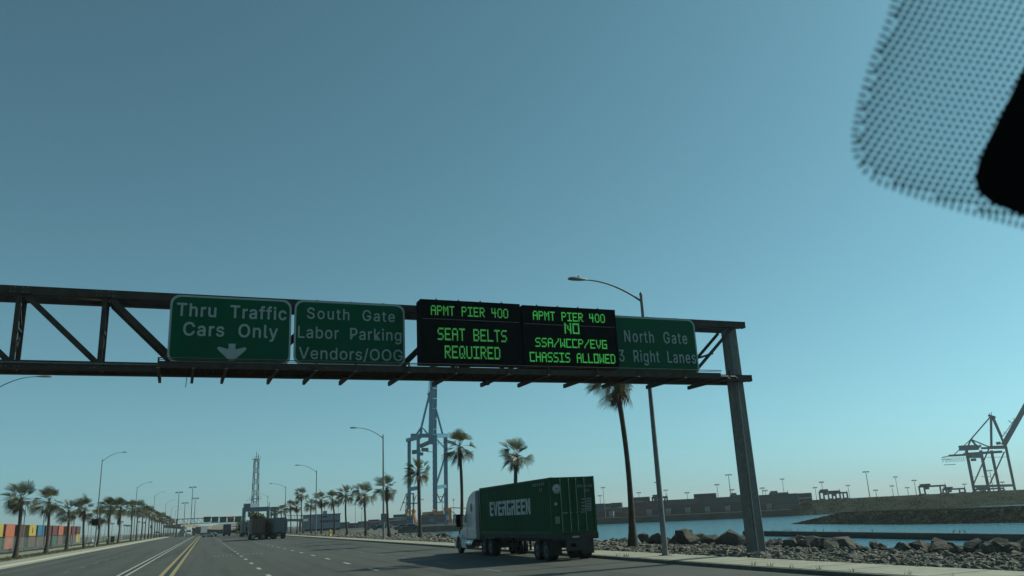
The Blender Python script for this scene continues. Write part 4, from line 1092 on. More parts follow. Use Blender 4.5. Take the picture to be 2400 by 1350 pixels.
def person(loc, rz, label, h=1.75):
    t = thing("person", label, "person", loc, rz)
    bm = bmesh.new(); V = {}
    J = dict(pelvis=(0,0,.95),chest=(0,.02,1.30),neck=(0,.02,1.50),head=(0,.03,1.60),crown=(0,.03,1.74),
             hipL=(-.10,0,.90),kneeL=(-.12,.05,.50),ankL=(-.12,-.02,.09),toeL=(-.13,.14,.04),hipR=(.10,0,.90),kneeR=(.13,.02,.50),ankR=(.14,-.08,.09),toeR=(.15,.08,.04),
             shL=(-.19,0,1.42),elL=(-.26,.02,1.14),haL=(-.22,.18,.96),shR=(.19,0,1.42),elR=(.27,0,1.14),haR=(.26,.12,.93))
    R_ = dict(pelvis=.14,chest=.16,neck=.055,head=.095,crown=.07,hipL=.09,kneeL=.065,ankL=.045,toeL=.04,hipR=.09,kneeR=.065,ankR=.045,toeR=.04,shL=.065,elL=.045,haL=.04,shR=.065,elR=.045,haR=.04)
    names_ = list(J)
    for k in names_: V[k] = bm.verts.new(J[k])
    for a, b in (("pelvis","chest"),("chest","neck"),("neck","head"),("head","crown"),("pelvis","hipL"),("hipL","kneeL"),("kneeL","ankL"),("ankL","toeL"),("pelvis","hipR"),("hipR","kneeR"),("kneeR","ankR"),("ankR","toeR"),
                 ("chest","shL"),("shL","elL"),("elL","haL"),("chest","shR"),("shR","elR"),("elR","haR")): bm.edges.new((V[a],V[b]))
    me = bpy.data.meshes.new("body"); bm.to_mesh(me); bm.free(); me.materials.append(M_cloth)
    o = link("body", me, t); md = o.modifiers.new("Skin",'SKIN')
    for i, k in enumerate(names_): me.skin_vertices[0].data[i].radius = (R_[k],R_[k]); me.skin_vertices[0].data[i].use_root = (i == 0)
    o.modifiers.new("Sub",'SUBSURF').levels = 1; o.modifiers["Sub"].render_levels = 1
    MB().tube([(0,0,.92),(0,0,1.0),(0,.01,1.25),(0,.01,1.42),(0,.01,1.50)],[.20,.19,.215,.20,.09],12).build("vest", M_vest, t)
    MB().tube([(0,.03,1.66),(0,.03,1.72),(0,.03,1.78),(0,.03,1.82)],[.13,.125,.10,.03],10).build("hard_hat", M_cab, t)
    t.scale = (h/1.75,)*3
    return t
person((-25.2, row_y(249,-25.2), .24), 1.2, "person in a yellow green vest and white helmet standing behind the left palms", 1.9)
c_ = thing("utility_cabinet", "dark upright utility cabinet on the verge between the two shaggy left palms", "cabinet", (-25.6, row_y(263,-25.6), .22))
MB().box(-.5,-.35,0.1,.5,.35,1.75).build("body", M_chassis, c_); MB().box(-.55,-.4,1.751,.55,.4,1.82).build("lid", M_galv, c_); MB().box(-.6,-.45,-.1,.6,.45,.098).build("plinth", M_concrete, c_)
tl = thing("traffic_signal", "small dark traffic signal at the far left palms", "traffic light", (-20.2, row_y(352,-20.2), 0))
MB().tube([(0,0,0),(0,0,5.2)],.08,8).build("pole", M_galv, tl); MB().box(-.25,-.3,4.2,.25,-.05,5.4).build("signal_head", M_black, tl)
# dry weeds on the verge and kerb
def weeds(name, spots, m, parent=None, h=0.25):
    mb = MB()
    for (x,y,z) in spots:
        for k in range(7):
            a = random.uniform(0,6.28); l = random.uniform(.5,1)*h; w_ = 0.012+0.01*h; d = Vector((math.cos(a)*.5,math.sin(a)*.5,1)).normalized()
            b = Vector((x+random.uniform(-.1,.1),y+random.uniform(-.1,.1),z)); s_ = Vector((-math.sin(a),math.cos(a),0))*w_
            mb.add([b-s_,b+s_,b+d*l],[(0,1,2)])
    return tag(mb.build(name, m, parent), kind="stuff")
M_weed = mat("dry_grass",(0.13,0.12,0.05),0.9,scale=3,col2=(0.06,0.07,0.03))
weeds("dry_weeds", [(random.uniform(-23.8,-20.8), random.uniform(70,330), .17) for _ in range(2600)]+[(random.uniform(-34,-31), random.uniform(90,360), .15) for _ in range(2200)], M_weed, None, .4)
weeds("kerb_weeds", [(kx(Yk)+0.22+random.uniform(0,.1), Yk, .15) for Yk in [random.uniform(18,60) for _ in range(26)]]+[(random.uniform(21.8,22.4), random.uniform(18,90), .14) for _ in range(120)], M_weed, None, .22)

# ================================================================== SECOND GANTRY
Y2 = 400
g2 = thing("sign_gantry", "distant grey truss gantry with five green signs over the road", "gantry", (atY(413,1245,Y2).x, Y2, 0))
gx = g2.location.x; xr = atY(574,1216,Y2).x-gx; zt_, zb_ = atY(413,1216,Y2).z, atY(413,1228,Y2).z; ztr, zbr = atY(574,1211,Y2).z, atY(574,1223,Y2).z
M_g2 = mat("far_gantry_steel",(0.13,0.18,0.18),0.6)
for z0, z1 in ((zt_,ztr),(zb_,zbr)):
    for y in (0,1.2): MB().beam((0,y,(z0+z1)/2),(xr+.5,y,(z0+z1)/2),.30,.30).build("chord", M_g2, g2)
ztm, zbm = (zt_+ztr)/2, (zb_+zbr)/2
for x in (0, xr): MB().box(x-.35,.2,0,x+.35,1.0,ztm+.2).build("post", M_g2, g2)
for k in range(14):
    x = xr*k/14; x2 = xr*(k+1)/14
    MB().beam((x+.2,0,zbm),(x+.2,0,ztm),.16,.16).build("upright", M_g2, g2)
    MB().beam((x+.2,0,ztm),(x2+.2,0,zbm),.13,.13,up=(0,1,0)).build("diagonal", M_g2, g2)
for i, (a, b) in enumerate(((477,494),(496,512),(515,531),(533,548),(550,566))):
    xa = atY(a,1216,Y2).x; xb = atY(b,1216,Y2).x; za = atY(a,1223,Y2).z-.2; zb2 = atY(a,1211.3,Y2).z
    s_ = thing("guide_sign", ["leftmost green sign on the distant gantry","second green sign from the left on the distant gantry","middle green sign on the distant gantry","distant gantry sign with a red lit upper half","rightmost green sign on the distant gantry"][i], "road sign", (xa, Y2-.4, za))
    MB().box(0,0,0,xb-xa,.1,zb2-za).build("panel", M_sgreen, s_)
    bb = MB(); W_, H_ = xb-xa, zb2-za
    bb.box(0,-.02,0,W_,-.002,.08); bb.box(0,-.02,H_-.08,W_,-.002,H_); bb.box(0,-.02,.08,.08,-.002,H_-.08); bb.box(W_-.08,-.02,.08,W_,-.002,H_-.08); bb.build("border", M_swhite, s_)
    if i == 3:
        MB().box(.1,-.10,H_*.48,W_-.1,-.021,H_-.1).build("display", M_black, s_)
        MB().box(.5,-.115,H_*.58,W_-.5,-.101,H_-.35).build("red_lettering", M_redled, s_)
    # two rows of small print bars
    pb_ = MB()
    for z in (.25,.42) if i == 3 else (.25,.5,.75):
        for q in range(5): pb_.box(W_*(.12+.16*q),-.014,H_*z-.09,W_*(.12+.16*q)+W_*.10,-.001,H_*z+.09)
    pb_.build("small_lettering", mat("dim_white",(0.2,0.26,0.24),0.6), s_)

# ================================================================== FAR BUILDINGS, OVERPASS, TOWERS
def pbox(name, label, cat, x0, yt, x1, yb, D, depth, m, parts=None, group=None, turn=0.0):
    """building block measured from its outline at camera depth D"""
    a = atD(x0, yb, D); b = atD(x1, yb, D); c = atD(x0, yt, D)
    wd = (Vector((b.x,b.y))-Vector((a.x,a.y))).length; rz = math.atan2(b.y-a.y, b.x-a.x) + turn
    t = thing(name, label, cat, (a.x,a.y,-0.1), rz, group)
    H = max(c.z, 1.0)
    MB().box(0,0,0,wd,depth,H).build("wall", m, t)
    if parts: parts(t, wd, H, depth)
    return t
def office(t, W_, H, D_):
    MB().box(W_*.42,-.05,H*.52,W_*.97,-.01,H*.66).build("window_band", M_glassdark, t)
    for k in range(9): MB().box(W_*(.42+.55*k/9)-.1,-.08,H*.52,W_*(.42+.55*k/9)+.1,-.051,H*.66).build("mullion", M_wall, t)
    MB().box(W_*.45,-.05,H*.84,W_*.62,-.01,H*.91).build("wall_sign", M_black, t)
    MB().box(W_*.0,-.04,0,W_,-.005,H*.14).build("plinth", M_quay, t)
    MB().box(W_*.55,4,H+.01,W_*.64,10,H+1.6).build("roof_plant", M_roof, t)
    MB().box(-.3,-.3,H+.01,W_+.3,D_+.3,H+.35).build("parapet", M_wall, t)
    for x in (.5,.58): MB().tube([(W_*x,6,H),(W_*x,6,H+6)],.12,6).build("aerial", M_galv, t)
pbox("office_building","pale blue grey office block with a dark window band behind the right palms","building",715,1208,796,1243,330,18,M_wall,office,None,math.radians(17))
fb = thing("footbridge","elevated pedestrian walkway joining the pale office block from the left","bridge",(0,0,0))
a = atD(664,1219,340); b = atD(717,1219,330)
MB().beam(a,b,2.5,1.0).build("deck", M_roof, fb)
for k in range(9):
    q = a.lerp(b,k/8); MB().beam(q+Vector((0,0,.4)),q+Vector((0,0,1.9)),.15).build("railing_post", M_roof, fb)
MB().beam(a+Vector((0,0,1.9)),b+Vector((0,0,1.9)),.2).build("top_rail", M_roof, fb)
for k in (.15,.75): q = a.lerp(b,k); MB().beam(Vector((q.x,q.y,-.1)),q,.8).build("pier", M_roof, fb)
def tower(xb0, xb1, yb, xt0, xt1, yt, D, label):
    A = atD((xb0+xb1)/2,yb,D); T = atD((xt0+xt1)/2,yt,D); wb = (xb1-xb0)*D/FPX; wt = (xt1-xt0)*D/FPX; H = T.z
    t = thing("radio_tower", label, "tower", (A.x,A.y,-0.1), 0.3)
    M = mat("tower_steel",(0.07,0.09,0.10),0.6)
    def cr(f): w_ = (wb+(wt-wb)*f)/2; return [Vector((sx*w_,sy*w_,H*f)) for sx,sy in ((-1,-1),(1,-1),(1,1),(-1,1))]
    n = 13
    lg = [MB() for _ in range(4)]
    for i in range(4): lg[i].beam(cr(0)[i], cr(1)[i], .32); lg[i].build("leg", M, t)
    for k in range(n):
        a, b = cr(k/n), cr((k+1)/n); mb = MB()
        for i in range(4):
            j = (i+1)%4; (mb.beam(a[i],b[j],.20) if (k+i)%2 else mb.beam(a[j],b[i],.20)); mb.beam(a[i],a[j],.10)
        mb.build("lattice_bay", M, t)
    for f, s_ in ((1.0,1.7),(0.45,1.6)):
        c = cr(f); w_ = (c[1].x)*s_
        p_ = MB(); p_.box(-w_,-w_,H*f,w_*.9,w_,H*f+.2)
        for x in (-w_,0,w_*.9):
            for y in (-w_,w_): p_.box(x-.06,y-.06,H*f+.2,x+.06,y+.06,H*f+1.6)
        p_.box(-w_,-w_-.05,H*f+1.5,w_*.9,-w_+.05,H*f+1.6); p_.build("platform", M, t)
    for x, h_ in ((0,4.5),(wt*.5,3)): MB().tube([(x,0,H),(x,0,H+h_)],.18,6).build("antenna", M, t)
    return t
tower(588,603,1240,592,601,1073,470,"tall slim lattice radio tower with platforms behind the distant trucks")
def rtg(x0, x1, yt, yb, D, label, group, m, thick=1.0, dep=8, cabf=0.15, zland=None):
    """gantry yard crane standing across the view: two portal frames, top girders, trolley house"""
    a = atD(x0,yb,D); b = atD(x1,yb,D); c = atD(x0,yt,D); W_ = (Vector((b.x,b.y))-Vector((a.x,a.y))).length; rz = math.atan2(b.y-a.y,b.x-a.x)
    z0 = a.z if zland is None else zland; H = c.z-z0
    t = thing("yard_crane", label, "crane", (a.x,a.y,z0), rz, group)
    w_ = max(.8, W_*.045)*thick
    for x in (w_/2, W_-w_/2):
        for y in (0, dep): MB().beam((x,y,0),(x,y,H),w_,w_).build("leg", m, t)
        MB().beam((x,-1,.8),(x,dep+1,.8),w_,1.2).build("sill_beam", m, t)
        for y in (-.3,dep+.3): MB().tube([(x-.4,y,.6),(x+.4,y,.6)],.6,10).build("wheel", M_tyre, t)
    for y in (0, dep): MB().beam((0,y,H-w_*.7),(W_,y,H-w_*.7),w_*.9,w_*1.4).build("girder", m, t)
    x = W_*cabf
    MB().box(x-W_*.10,-.5,H+.02,x+W_*.13,dep+.5,H+w_*1.4).build("trolley_house", m, t)
    MB().box(x,1,H-w_*3.2,x+W_*.10,4,H-w_*1.45).build("cab", m, t)
    for xx in (.3,W_-.3): MB().tube([(xx,0,H),(xx,0,H+w_*1.5)],.12,5).build("mast_light", m, t)
    return t
rtg(567,631,1190,1246,300,"blue grey rubber tyred portal crane behind the distant trucks",None,mat("portal_blue_grey",(0.10,0.16,0.20),.6),1.3,9,.16,0)
op = thing("overpass","pale concrete overpass crossing far down the road with tan abutment","bridge",(0,0,0))
a = atD(404,1233,430); b = atD(480,1239,470); c = atD(640,1242,520)
for p_, q_ in ((a,b),(b,c)): MB().beam(p_,q_,9,1.3).build("deck", M_tan, op)
for p_, q_ in ((a,b),(b,c)): MB().beam(p_+Vector((0,0,1.1)),q_+Vector((0,0,1.1)),.4,.9).build("parapet", M_tan, op)
for f in (.3,.65,.95): q = a.lerp(b,f); MB().beam(Vector((q.x,q.y,-.1)),q,1.6).build("pier", M_tan, op)
for f in (.25,.5,.8): q = b.lerp(c,f); MB().beam(Vector((q.x,q.y,-.1)),q,1.6).build("pier", M_quay, op)
w0 = atD(417,1253,400); w1 = atD(430,1253,400)
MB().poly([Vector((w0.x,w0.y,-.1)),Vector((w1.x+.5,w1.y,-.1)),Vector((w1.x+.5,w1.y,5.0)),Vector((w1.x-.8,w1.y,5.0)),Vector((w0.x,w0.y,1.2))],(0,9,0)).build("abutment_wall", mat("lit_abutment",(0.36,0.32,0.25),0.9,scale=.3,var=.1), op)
def hall(t, W_, H, D_):
    MB().poly([(-1,0-1,H),(W_+1,-1,H),(W_+1,D_/2,H*1.5),(-1,D_/2,H*1.5)],(0,0,.3)).build("roof", M_roof, t)
    for k in range(7): MB().box(W_*(.06+.13*k),-.1,.5,W_*(.06+.13*k)+W_*.07,-.02,H*.6).build("loading_door", M_quay, t)
pbox("warehouse","dark shed with a stepped grey roof beneath the distant gantry signs","building",492,1236,552,1251,500,40,mat("dark_shed",(.05,.05,.06),.8),hall)
pbox("warehouse","low dark building with a flat roof left of the stepped grey shed","building",470,1240,493,1251,520,30,mat("dark_shed2",(.09,.09,.09),.8),lambda t,W_,H,D_: (MB().box(-.4,-.4,H+.01,W_+.4,D_+.4,H+.4).build("roof",M_roof,t), MB().box(W_*.2,-.1,.3,W_*.8,-.02,H*.5).build("opening",M_black,t)))
# broadleaf trees beyond the trucks
def tree(X, Y, H, R, label, group=None, seed=0, n=2200):
    r = random.Random(seed); t = thing("broadleaf_tree", label, "tree", (X,Y,-.05), 0, group)
    mb = MB(); mb.tube([(0,0,0),(.1,0,H*.25),(0,.1,H*.55)],[.35,.28,.15],8)
    lobes = [(Vector((r.uniform(-.55,.55)*R, r.uniform(-.55,.55)*R, H*.62+r.uniform(-.45,.55)*R)), R*r.uniform(.35,.55)) for _ in range(9)]
    for c, q in lobes: mb.tube([(0,0.05,H*.35),tuple(c*.6+Vector((0,0,H*.2))),tuple(c)],[.14,.09,.04],5)
    mb.build("trunk", M_trunk, t)
    lf = MB()
    for k in range(n):
        c, q = lobes[k % 9]; d = Vector((r.gauss(0,1),r.gauss(0,1),r.gauss(0,1))).normalized()*q*(r.random()**.4)
        p_ = c+d; a = Vector((r.gauss(0,1),r.gauss(0,1),r.gauss(0,1))).normalized(); b2 = a.cross(Vector((0,0,1)) if abs(a.z)<.9 else Vector((1,0,0))).normalized(); s_ = .2*R/3+.1
        lf.add([p_-a*s_, p_+b2*s_*.6, p_+a*s_, p_-b2*s_*.6],[(0,1,2,3)])
    lf.build("crown", M_leaf, t)
    return t
for i,(px,py,D,R,lb) in enumerate(((603,1212,255,3.6,"large round dark tree just left of centre above the brown container truck"),(626,1222,260,3.0,"dark tree just right of the round one above the brown container"),
        (570,1232,290,3.2,"dark bushy tree at the right end of the distant gantry"),(583,1237,285,2.6,"low dark tree beside the pale grey distant truck"))):
    p_ = atD(px,py,D); tree(p_.x,p_.y,p_.z+R*.3,R,lb,None,i+3)
# ---- yard stacks behind the right palms
ypos = ["just right of the pale office","second right of the office","behind the palm left of the notice plate","before the notice plate lamp","just right of the notice plate","left of the orange frame",
"behind the orange frame","right of the striped columns","between the blue crane's legs","in the middle of the crane's portal","by the crane's right legs","right of the blue crane","behind the white cab's mirror"]
gy = "container stacks behind the right palms"
for i,(x0,x1,yt,nt_,c) in enumerate(((797,818,1224,2,'slate'),(819,838,1226,2,'navy'),(839,862,1222,2,'slate'),(863,888,1218,3,'maroon'),(889,906,1219,3,'grey'),(907,921,1214,3,'navy'),
                                    (922,952,1206,4,'dkgreen'),(953,968,1209,4,'slate'),(985,1004,1207,4,'slate'),(1005,1018,1204,4,'navy'),(1019,1046,1206,4,'dkgreen'),(1062,1076,1206,4,'slate'),(1078,1100,1208,4,'grey'))):
    D = 400; a = atD(x0,1232,D); b = atD(x1,1232,D); T = atD(x0,yt,D).z; W_ = (Vector((b.x,b.y))-Vector((a.x,a.y))).length; rz = math.atan2(b.y-a.y,b.x-a.x)
    ks = ['slate','navy','maroon','dkgreen','grey']
    base = -0.1 if x0 < 930 else -.1
    hh = (T-base)/nt_
    for k in range(nt_):
        cn = c if k == nt_-1 else ks[(i*2+k)%5]
        col = {'slate':'slate grey','navy':'dark navy','maroon':'dark maroon','dkgreen':'dark green','grey':'mid grey'}[cn]
        t = thing("shipping_container", f"{col} container {['at the bottom','second up','third up','on top'][k]} in stack {ypos[i]}", "shipping container", (a.x,a.y,base+k*hh), rz, gy+", "+col)
        mb = MB(); mb.box(0,0,0,W_,2.5,hh-.06); mb.build("body", cont_mat(cn, COLS[cn]), t)

# ================================================================== TERMINAL ACROSS THE WATER
qa, qb, qc = Vector((126,443,0)), Vector((193,400,0)), Vector((275,328,0))
def qpt(s): 
    l1 = (qb-qa).length; l2 = (qc-qb).length
    return (qa.lerp(qb, s/l1), (qb-qa).normalized()) if s < l1 else (qb.lerp(qc,(s-l1)/l2), (qc-qb).normalized())
qw = thing("quay_wall","dark quay wall with pale fender panels at the far waterline","wall",(0,0,0))
s = 0.0; i = 0
while s < 176:
    p_, d_ = qpt(s); n_ = Vector((d_.y,-d_.x,0)); n_ = n_ if n_.dot(-p_) > 0 else -n_
    MB().beam(p_+n_*.3+Vector((0,0,-3.1)), p_+n_*.3+d_*11.7+Vector((0,0,-3.1)), .5, 3.2).build("wall_panel", M_quay, qw)
    if i % 3 == 1: MB().beam(p_+n_*.7+d_*4+Vector((0,0,-2.3)), p_+n_*.7+d_*7+Vector((0,0,-2.3)), .4, 1.5).build("fender_panel", mat("fender_grey",(.13,.13,.13),.8), qw)
    s += 12; i += 1
cols_far = ['navy','slate','maroon','rust','grey','dkgreen','navy','slate','brown']
cname = dict(navy='dark navy',slate='slate grey',maroon='dark maroon',rust='rusty red',grey='mid grey',dkgreen='dark green',brown='dark brown')
rnd = random.Random(5); s = 20.0
farc = {}
def far_container(loc, rz, L_, cn, row='front', tier=0):
    if cn not in farc:
        mb = MB(); mb.box(0,0,0,6.0,2.44,2.5)
        for k in range(1,12): mb.box(k*.5-.06,-.04,.12,k*.5+.06,-.002,2.4)
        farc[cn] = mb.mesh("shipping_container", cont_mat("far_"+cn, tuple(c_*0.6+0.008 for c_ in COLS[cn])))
    o = link("shipping_container", farc[cn], None, loc); o.rotation_euler = (0,0,rz); o.scale = (L_/6.0,1,1.0)
    zx = proj(loc)[0]; zone = "left of the big lamp pole" if zx < 1540 else ("between lamp pole and gantry post" if zx < 1750 else "right of the gantry post")
    tag(o, f"{cname[cn]} container, {row} row {('bottom','middle','upper','top')[tier]} tier across the water {zone}", "shipping container", f"{cname[cn]} containers across the water")
while s < 178:
    p_, d_ = qpt(s); n_ = Vector((-d_.y,d_.x,0)); n_ = n_ if n_.dot(p_) > 0 else -n_
    L_ = rnd.choice((6.05,12.2,12.2)); q = p_ + n_*rnd.uniform(22,22.6); tiers = rnd.choice((3,3,3,3,3,2,3)); rz = math.atan2(d_.y,d_.x)
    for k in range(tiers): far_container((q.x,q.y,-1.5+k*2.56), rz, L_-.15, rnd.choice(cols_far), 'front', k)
    s += L_+ rnd.choice((.1,.1,.1,.1,.9))
# second row behind, slightly taller, in blocks
s = 0.0
while s < 178:
    p_, d_ = qpt(s); n_ = Vector((-d_.y,d_.x,0)); n_ = n_ if n_.dot(p_) > 0 else -n_
    q = p_ + n_*42; rz = math.atan2(d_.y,d_.x)
    far_container((q.x,q.y,-1.5+3*2.56), rz, 12.1, rnd.choice(cols_far), 'rear', 3) if rnd.random() < .12 else None
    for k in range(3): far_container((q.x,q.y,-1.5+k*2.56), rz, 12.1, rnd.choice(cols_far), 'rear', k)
    s += 12.4
# trailers and equipment at the stacks' foot
for k in range(14):
    p_, d_ = qpt(30+k*10.3); n_ = Vector((-d_.y,d_.x,0)); n_ = n_ if n_.dot(p_) > 0 else -n_; q = p_+n_*17
    o = MB(); o.box(0,0,.9,2.4,2.4,3.2); o.box(.2,.3,0,.8,2.1,.9); o.box(1.6,.3,0,2.2,2.1,.9)
    oo = o.build("yard_trailer", mat("pale_box",(.22,.22,.22),.7)); oo.location = (q.x,q.y,-1.5); oo.rotation_euler = (0,0,math.atan2(d_.y,d_.x))
    tag(oo, "small pale box trailer parked at the foot of the stacks across the water", "trailer", "pale trailers across the water")
# yard cranes above the stacks
for x0,x1,yt,yb,D,lb in ((1533,1566,1164,1179,470,"yard crane silhouette just left of the big lamp pole above the stacks"),(1719,1746,1160,1172,480,"yard crane silhouette partly behind the tapered gantry post"),
    (1812,1849,1155,1167,500,"yard crane silhouette first to the right of the tapered post"),(1930,1971,1151,1166,520,"front one of two overlapping yard cranes at the spit's tip"),(1950,1988,1154,1166,560,"rear one of two overlapping yard cranes at the spit's tip"),
    (2167,2220,1138,1156,540,"largest yard crane silhouette left of the grey quay crane"),(2222,2264,1145,1157,580,"yard crane silhouette directly left of the grey quay crane's legs"),(2298,2356,1145,1156,640,"yard crane silhouette seen between the grey quay crane's legs")):
    rtg(x0,x1,yt,yb,D,lb,"yard cranes across the water",mat("yard_crane_dark",(.06,.09,.11),.7),1.0,7,.18,-1.5 if x0 < 1900 else 1.5)
def mast(x, yt, D, z0, label, group, hw_=1.6, r0=.28):
    p_ = atD(x, yt, D); t = thing("light_mast", label, "light mast", (p_.x,p_.y,z0), 0, group); H = p_.z-z0
    MB().tube([(0,0,0),(0,0,H)],[r0,r0*.6],6).build("pole", M_grey, t)
    rz = math.radians(-20)
    c, s_ = math.cos(rz), math.sin(rz)
    hd = MB(); hd.beam((-hw_*c,-hw_*s_,H),(hw_*c,hw_*s_,H),.25,.2)
    for k in (-1,-.5,.5,1): hd.beam((hw_*k*c,hw_*k*s_,H-.05),(hw_*k*c,hw_*k*s_,H-.65),min(.6,hw_*.36),min(.4,hw_*.25))
    hd.build("floodlights", M_grey, t)
    return t
gm = "floodlight masts across the water"
lm = "thin floodlight mast on the skyline across the water"
MPOS = ["short mast just right of the green container","taller mast just right of the green container","mast right of the tall palm trunk","mast just left of the big lamp pole","short mast just right of the big lamp pole",
"lone mast midway between lamp pole and gantry post","mast left of the tallest one by the gantry post","short mast between the tallest one and the gantry post","first mast right of the gantry post","second mast right of the gantry post",
"mast rising over the first yard crane right of the post","short mast left of the two overlapping yard cranes","mast over the two overlapping yard cranes","mast just right of the two overlapping yard cranes","faint short mast right of the tallest above the spit",
"short mast left of a taller one, right of spit's centre","tall mast second from the tallest above the spit","short mast between two tall ones left of the largest yard crane","mast just left of the largest yard crane","mast just left of the grey quay crane","short mast behind the grey crane's last legs"]
for mi,(x,yt) in enumerate(((1406,1161),(1413,1142),(1497,1154),(1538,1130),(1560,1148),(1610,1154),(1680,1135),(1715,1147),(1786,1143),(1793,1149),(1833,1122),(1910,1142),(1925,1129),(1987,1137),(2052,1148),(2090,1138),(2098,1117),(2126,1142),(2142,1125),(2260,1134),(2349,1129))):
    mast(x, yt, 520+ (x%7)*12, -1.5 if x < 1950 else 1.5, "thin floodlight "+MPOS[mi], gm, 1.3, .22)
mast(1707,1112,520,-1.5,"tallest floodlight mast just left of the tapered gantry post",gm,1.8,.3)
mast(2029,1105,520,1.5,"tallest floodlight mast above the rocky spit",gm,1.8,.3)
mast(2319,1102,560,1.5,"floodlight mast seen between the legs of the grey quay crane",gm,1.8,.3)
# masts on the left and centre
gl = "light masts in the distance on the left"
for x,yt,D,lb in ((420,1153,480,"tall mast left of the pair above the distant gantry's left end"),(452,1141,480,"tallest of the masts above the distant gantry"),(458,1167,500,"mast with a small crossbar just right of the tallest one"),(434,1178,520,"shortest mast between the two tall ones near the overpass"),
                  (985,1170,560,"mast just right of the crane's orange frame"),(950,1177,560,"mast just left of the crane's striped columns"),(1036,1163,600,"mast seen between the blue crane's right legs")):
    mast(x,yt,D,-.1,lb,gl,1.9,.3)
for x,yt in ((62,1176),(105,1196),(176,1200)): mast(x,yt,190,.1,"grey pole lamp rising behind the left palms and fence","pole lamps beyond the left fence",.6,.13)
for x,yt in ((209,1221),(216,1218),(238,1224),(248,1221),(264,1226),(285,1222),(293,1230),(299,1231),(304,1231),(325,1222),(336,1224)): mast(x,yt,420,.0,"slim pole lamp on the flat ground between the left palms","slim pole lamps far left",.8,.15)
for x,yt in ((833,1180),(793,1185),(848,1190),(1063,1170)): mast(x,yt,380,-.1,"slim mast behind the right palms","slim masts behind the right palms",.3,.12)

# ================================================================== QUAY CRANES
def bar(t, name, a, b, wd, m, D0, D1=None, dp=None):
    A = atD(*a, D0); B = atD(*b, D1 if D1 else D0)
    o = MB(); o.beam(A-t.location, B-t.location, wd, dp or wd, up=(0,0,1)); return o.build(name, m, t)
DB = 500
cb = thing("quay_crane","blue ship-to-shore crane with its boom raised behind the message boards","crane",atD(1000,1222,DB))
px_m = DB/FPX
W = lambda px: px*px_m
F_, Bk = DB, DB+16
bar(cb,"leg",(959,1226),(959,1028),W(8),M_blue,Bk); bar(cb,"leg",(983,1228),(980,1019),W(8),M_blue,F_)
bar(cb,"leg",(1020,1228),(1019,1018),W(10),M_blue,F_); bar(cb,"leg",(1046,1228),(1044,1018),W(9),M_blue,Bk)
bar(cb,"top_beam",(963,1021),(1046,1021),W(8),M_blue,Bk,None,W(9)); bar(cb,"top_beam",(955,1032),(984,1024),W(8),M_blue,Bk,F_)
bar(cb,"top_beam",(1018,1022),(1046,1021),W(8),M_blue,F_,Bk)
bar(cb,"portal_beam",(1019,1143),(1045,1139),W(8),M_blue,F_,Bk); bar(cb,"portal_beam",(959,1147),(982,1143),W(8),M_blue,Bk,F_)
bar(cb,"brace",(1042,1075),(1021,1142),W(3.5),M_blue,Bk,F_); bar(cb,"brace",(1023,1028),(1042,1050),W(2.5),M_blue,F_,Bk)
for s0 in ((1023,1154),(1042,1154)): bar(cb,"brace",s0,(1033,1176),W(1.8),M_blue,F_)
bar(cb,"tie_beam",(1023,1178),(1043,1176),W(3),M_blue,F_,Bk); bar(cb,"tie_beam",(962,1180),(982,1179),W(3),M_blue,Bk,F_)
bar(cb,"sill_beam",(984,1216),(1050,1213),W(11),M_blue,F_)
bar(cb,"boom",(1009,1041),(1017,745),W(9),M_blue,F_,F_+8,W(10)); bar(cb,"boom",(1019,1036),(1023,745),W(6),mat("crane_blue_dark",(.05,.15,.24),.5),F_+8,F_+14,W(9))
for k in range(12):
    y = 1030-k*24; bar(cb,"boom_tie",(1010+(1041-y)*.027,y),(1021+(1036-y)*.014,y),W(2),M_blue,F_,F_+8)
bar(cb,"frame_mast",(987,1004),(1006,926),W(4),M_blue,F_,F_+8); bar(cb,"frame_mast",(975,1020),(988,1001),W(3.5),M_blue,F_); bar(cb,"frame_mast",(986,1020),(988,1001),W(4.5),M_blue,F_)
bar(cb,"frame_mast",(1021,955),(1038,1019),W(4),M_blue,F_,Bk)
for q in ((1001,1018),(1005,1018)): bar(cb,"stay",(991,1003),q,W(1.6),M_blue,F_)
bar(cb,"stay",(1003,945),(1006,890),W(1),M_blue,F_)
bar(cb,"apex_platform",(1002,925),(1008,922),W(3),M_blue,F_+4,None,W(5))
bar(cb,"service_mast",(1006,945),(1006,918),W(1.8),M_blue,F_+4)
bar(cb,"machinery_house",(985,1046),(1008,1036),W(12),mat("machinery_grey",(.10,.12,.14),.6),F_,F_,W(8))
bar(cb,"trolley",(966,1060),(985,1058),W(10),mat("machinery_grey",(.10,.12,.14),.6),F_+6,None,W(9))
bar(cb,"operator_cab",(988,1054),(1004,1054),W(8),mat("machinery_grey",(.10,.12,.14),.6),F_,None,W(8)); bar(cb,"operator_cab",(984,1064),(992,1064),W(7),mat("machinery_grey",(.10,.12,.14),.6),F_,None,W(7))
bar(cb,"gangway",(1000,1059),(1016,1059),W(1.3),M_blue,F_)
bar(cb,"hook",(1027,1033),(1027,1043),W(1.4),M_blue,F_)
for k in range(5): bar(cb,"wheel_truck",(986+k*15,1222),(994+k*15,1222),W(5),M_chassis,F_)
for k in range(10):
    y = 1070+k*13; bar(cb,"ladder_landing",(1013,y),(1017,y),W(1.2),M_blue,F_-1)
mc = thing("mobile_harbour_crane","orange frame with red and white striped columns beside the blue crane's left leg","crane",atD(958,1220,470))
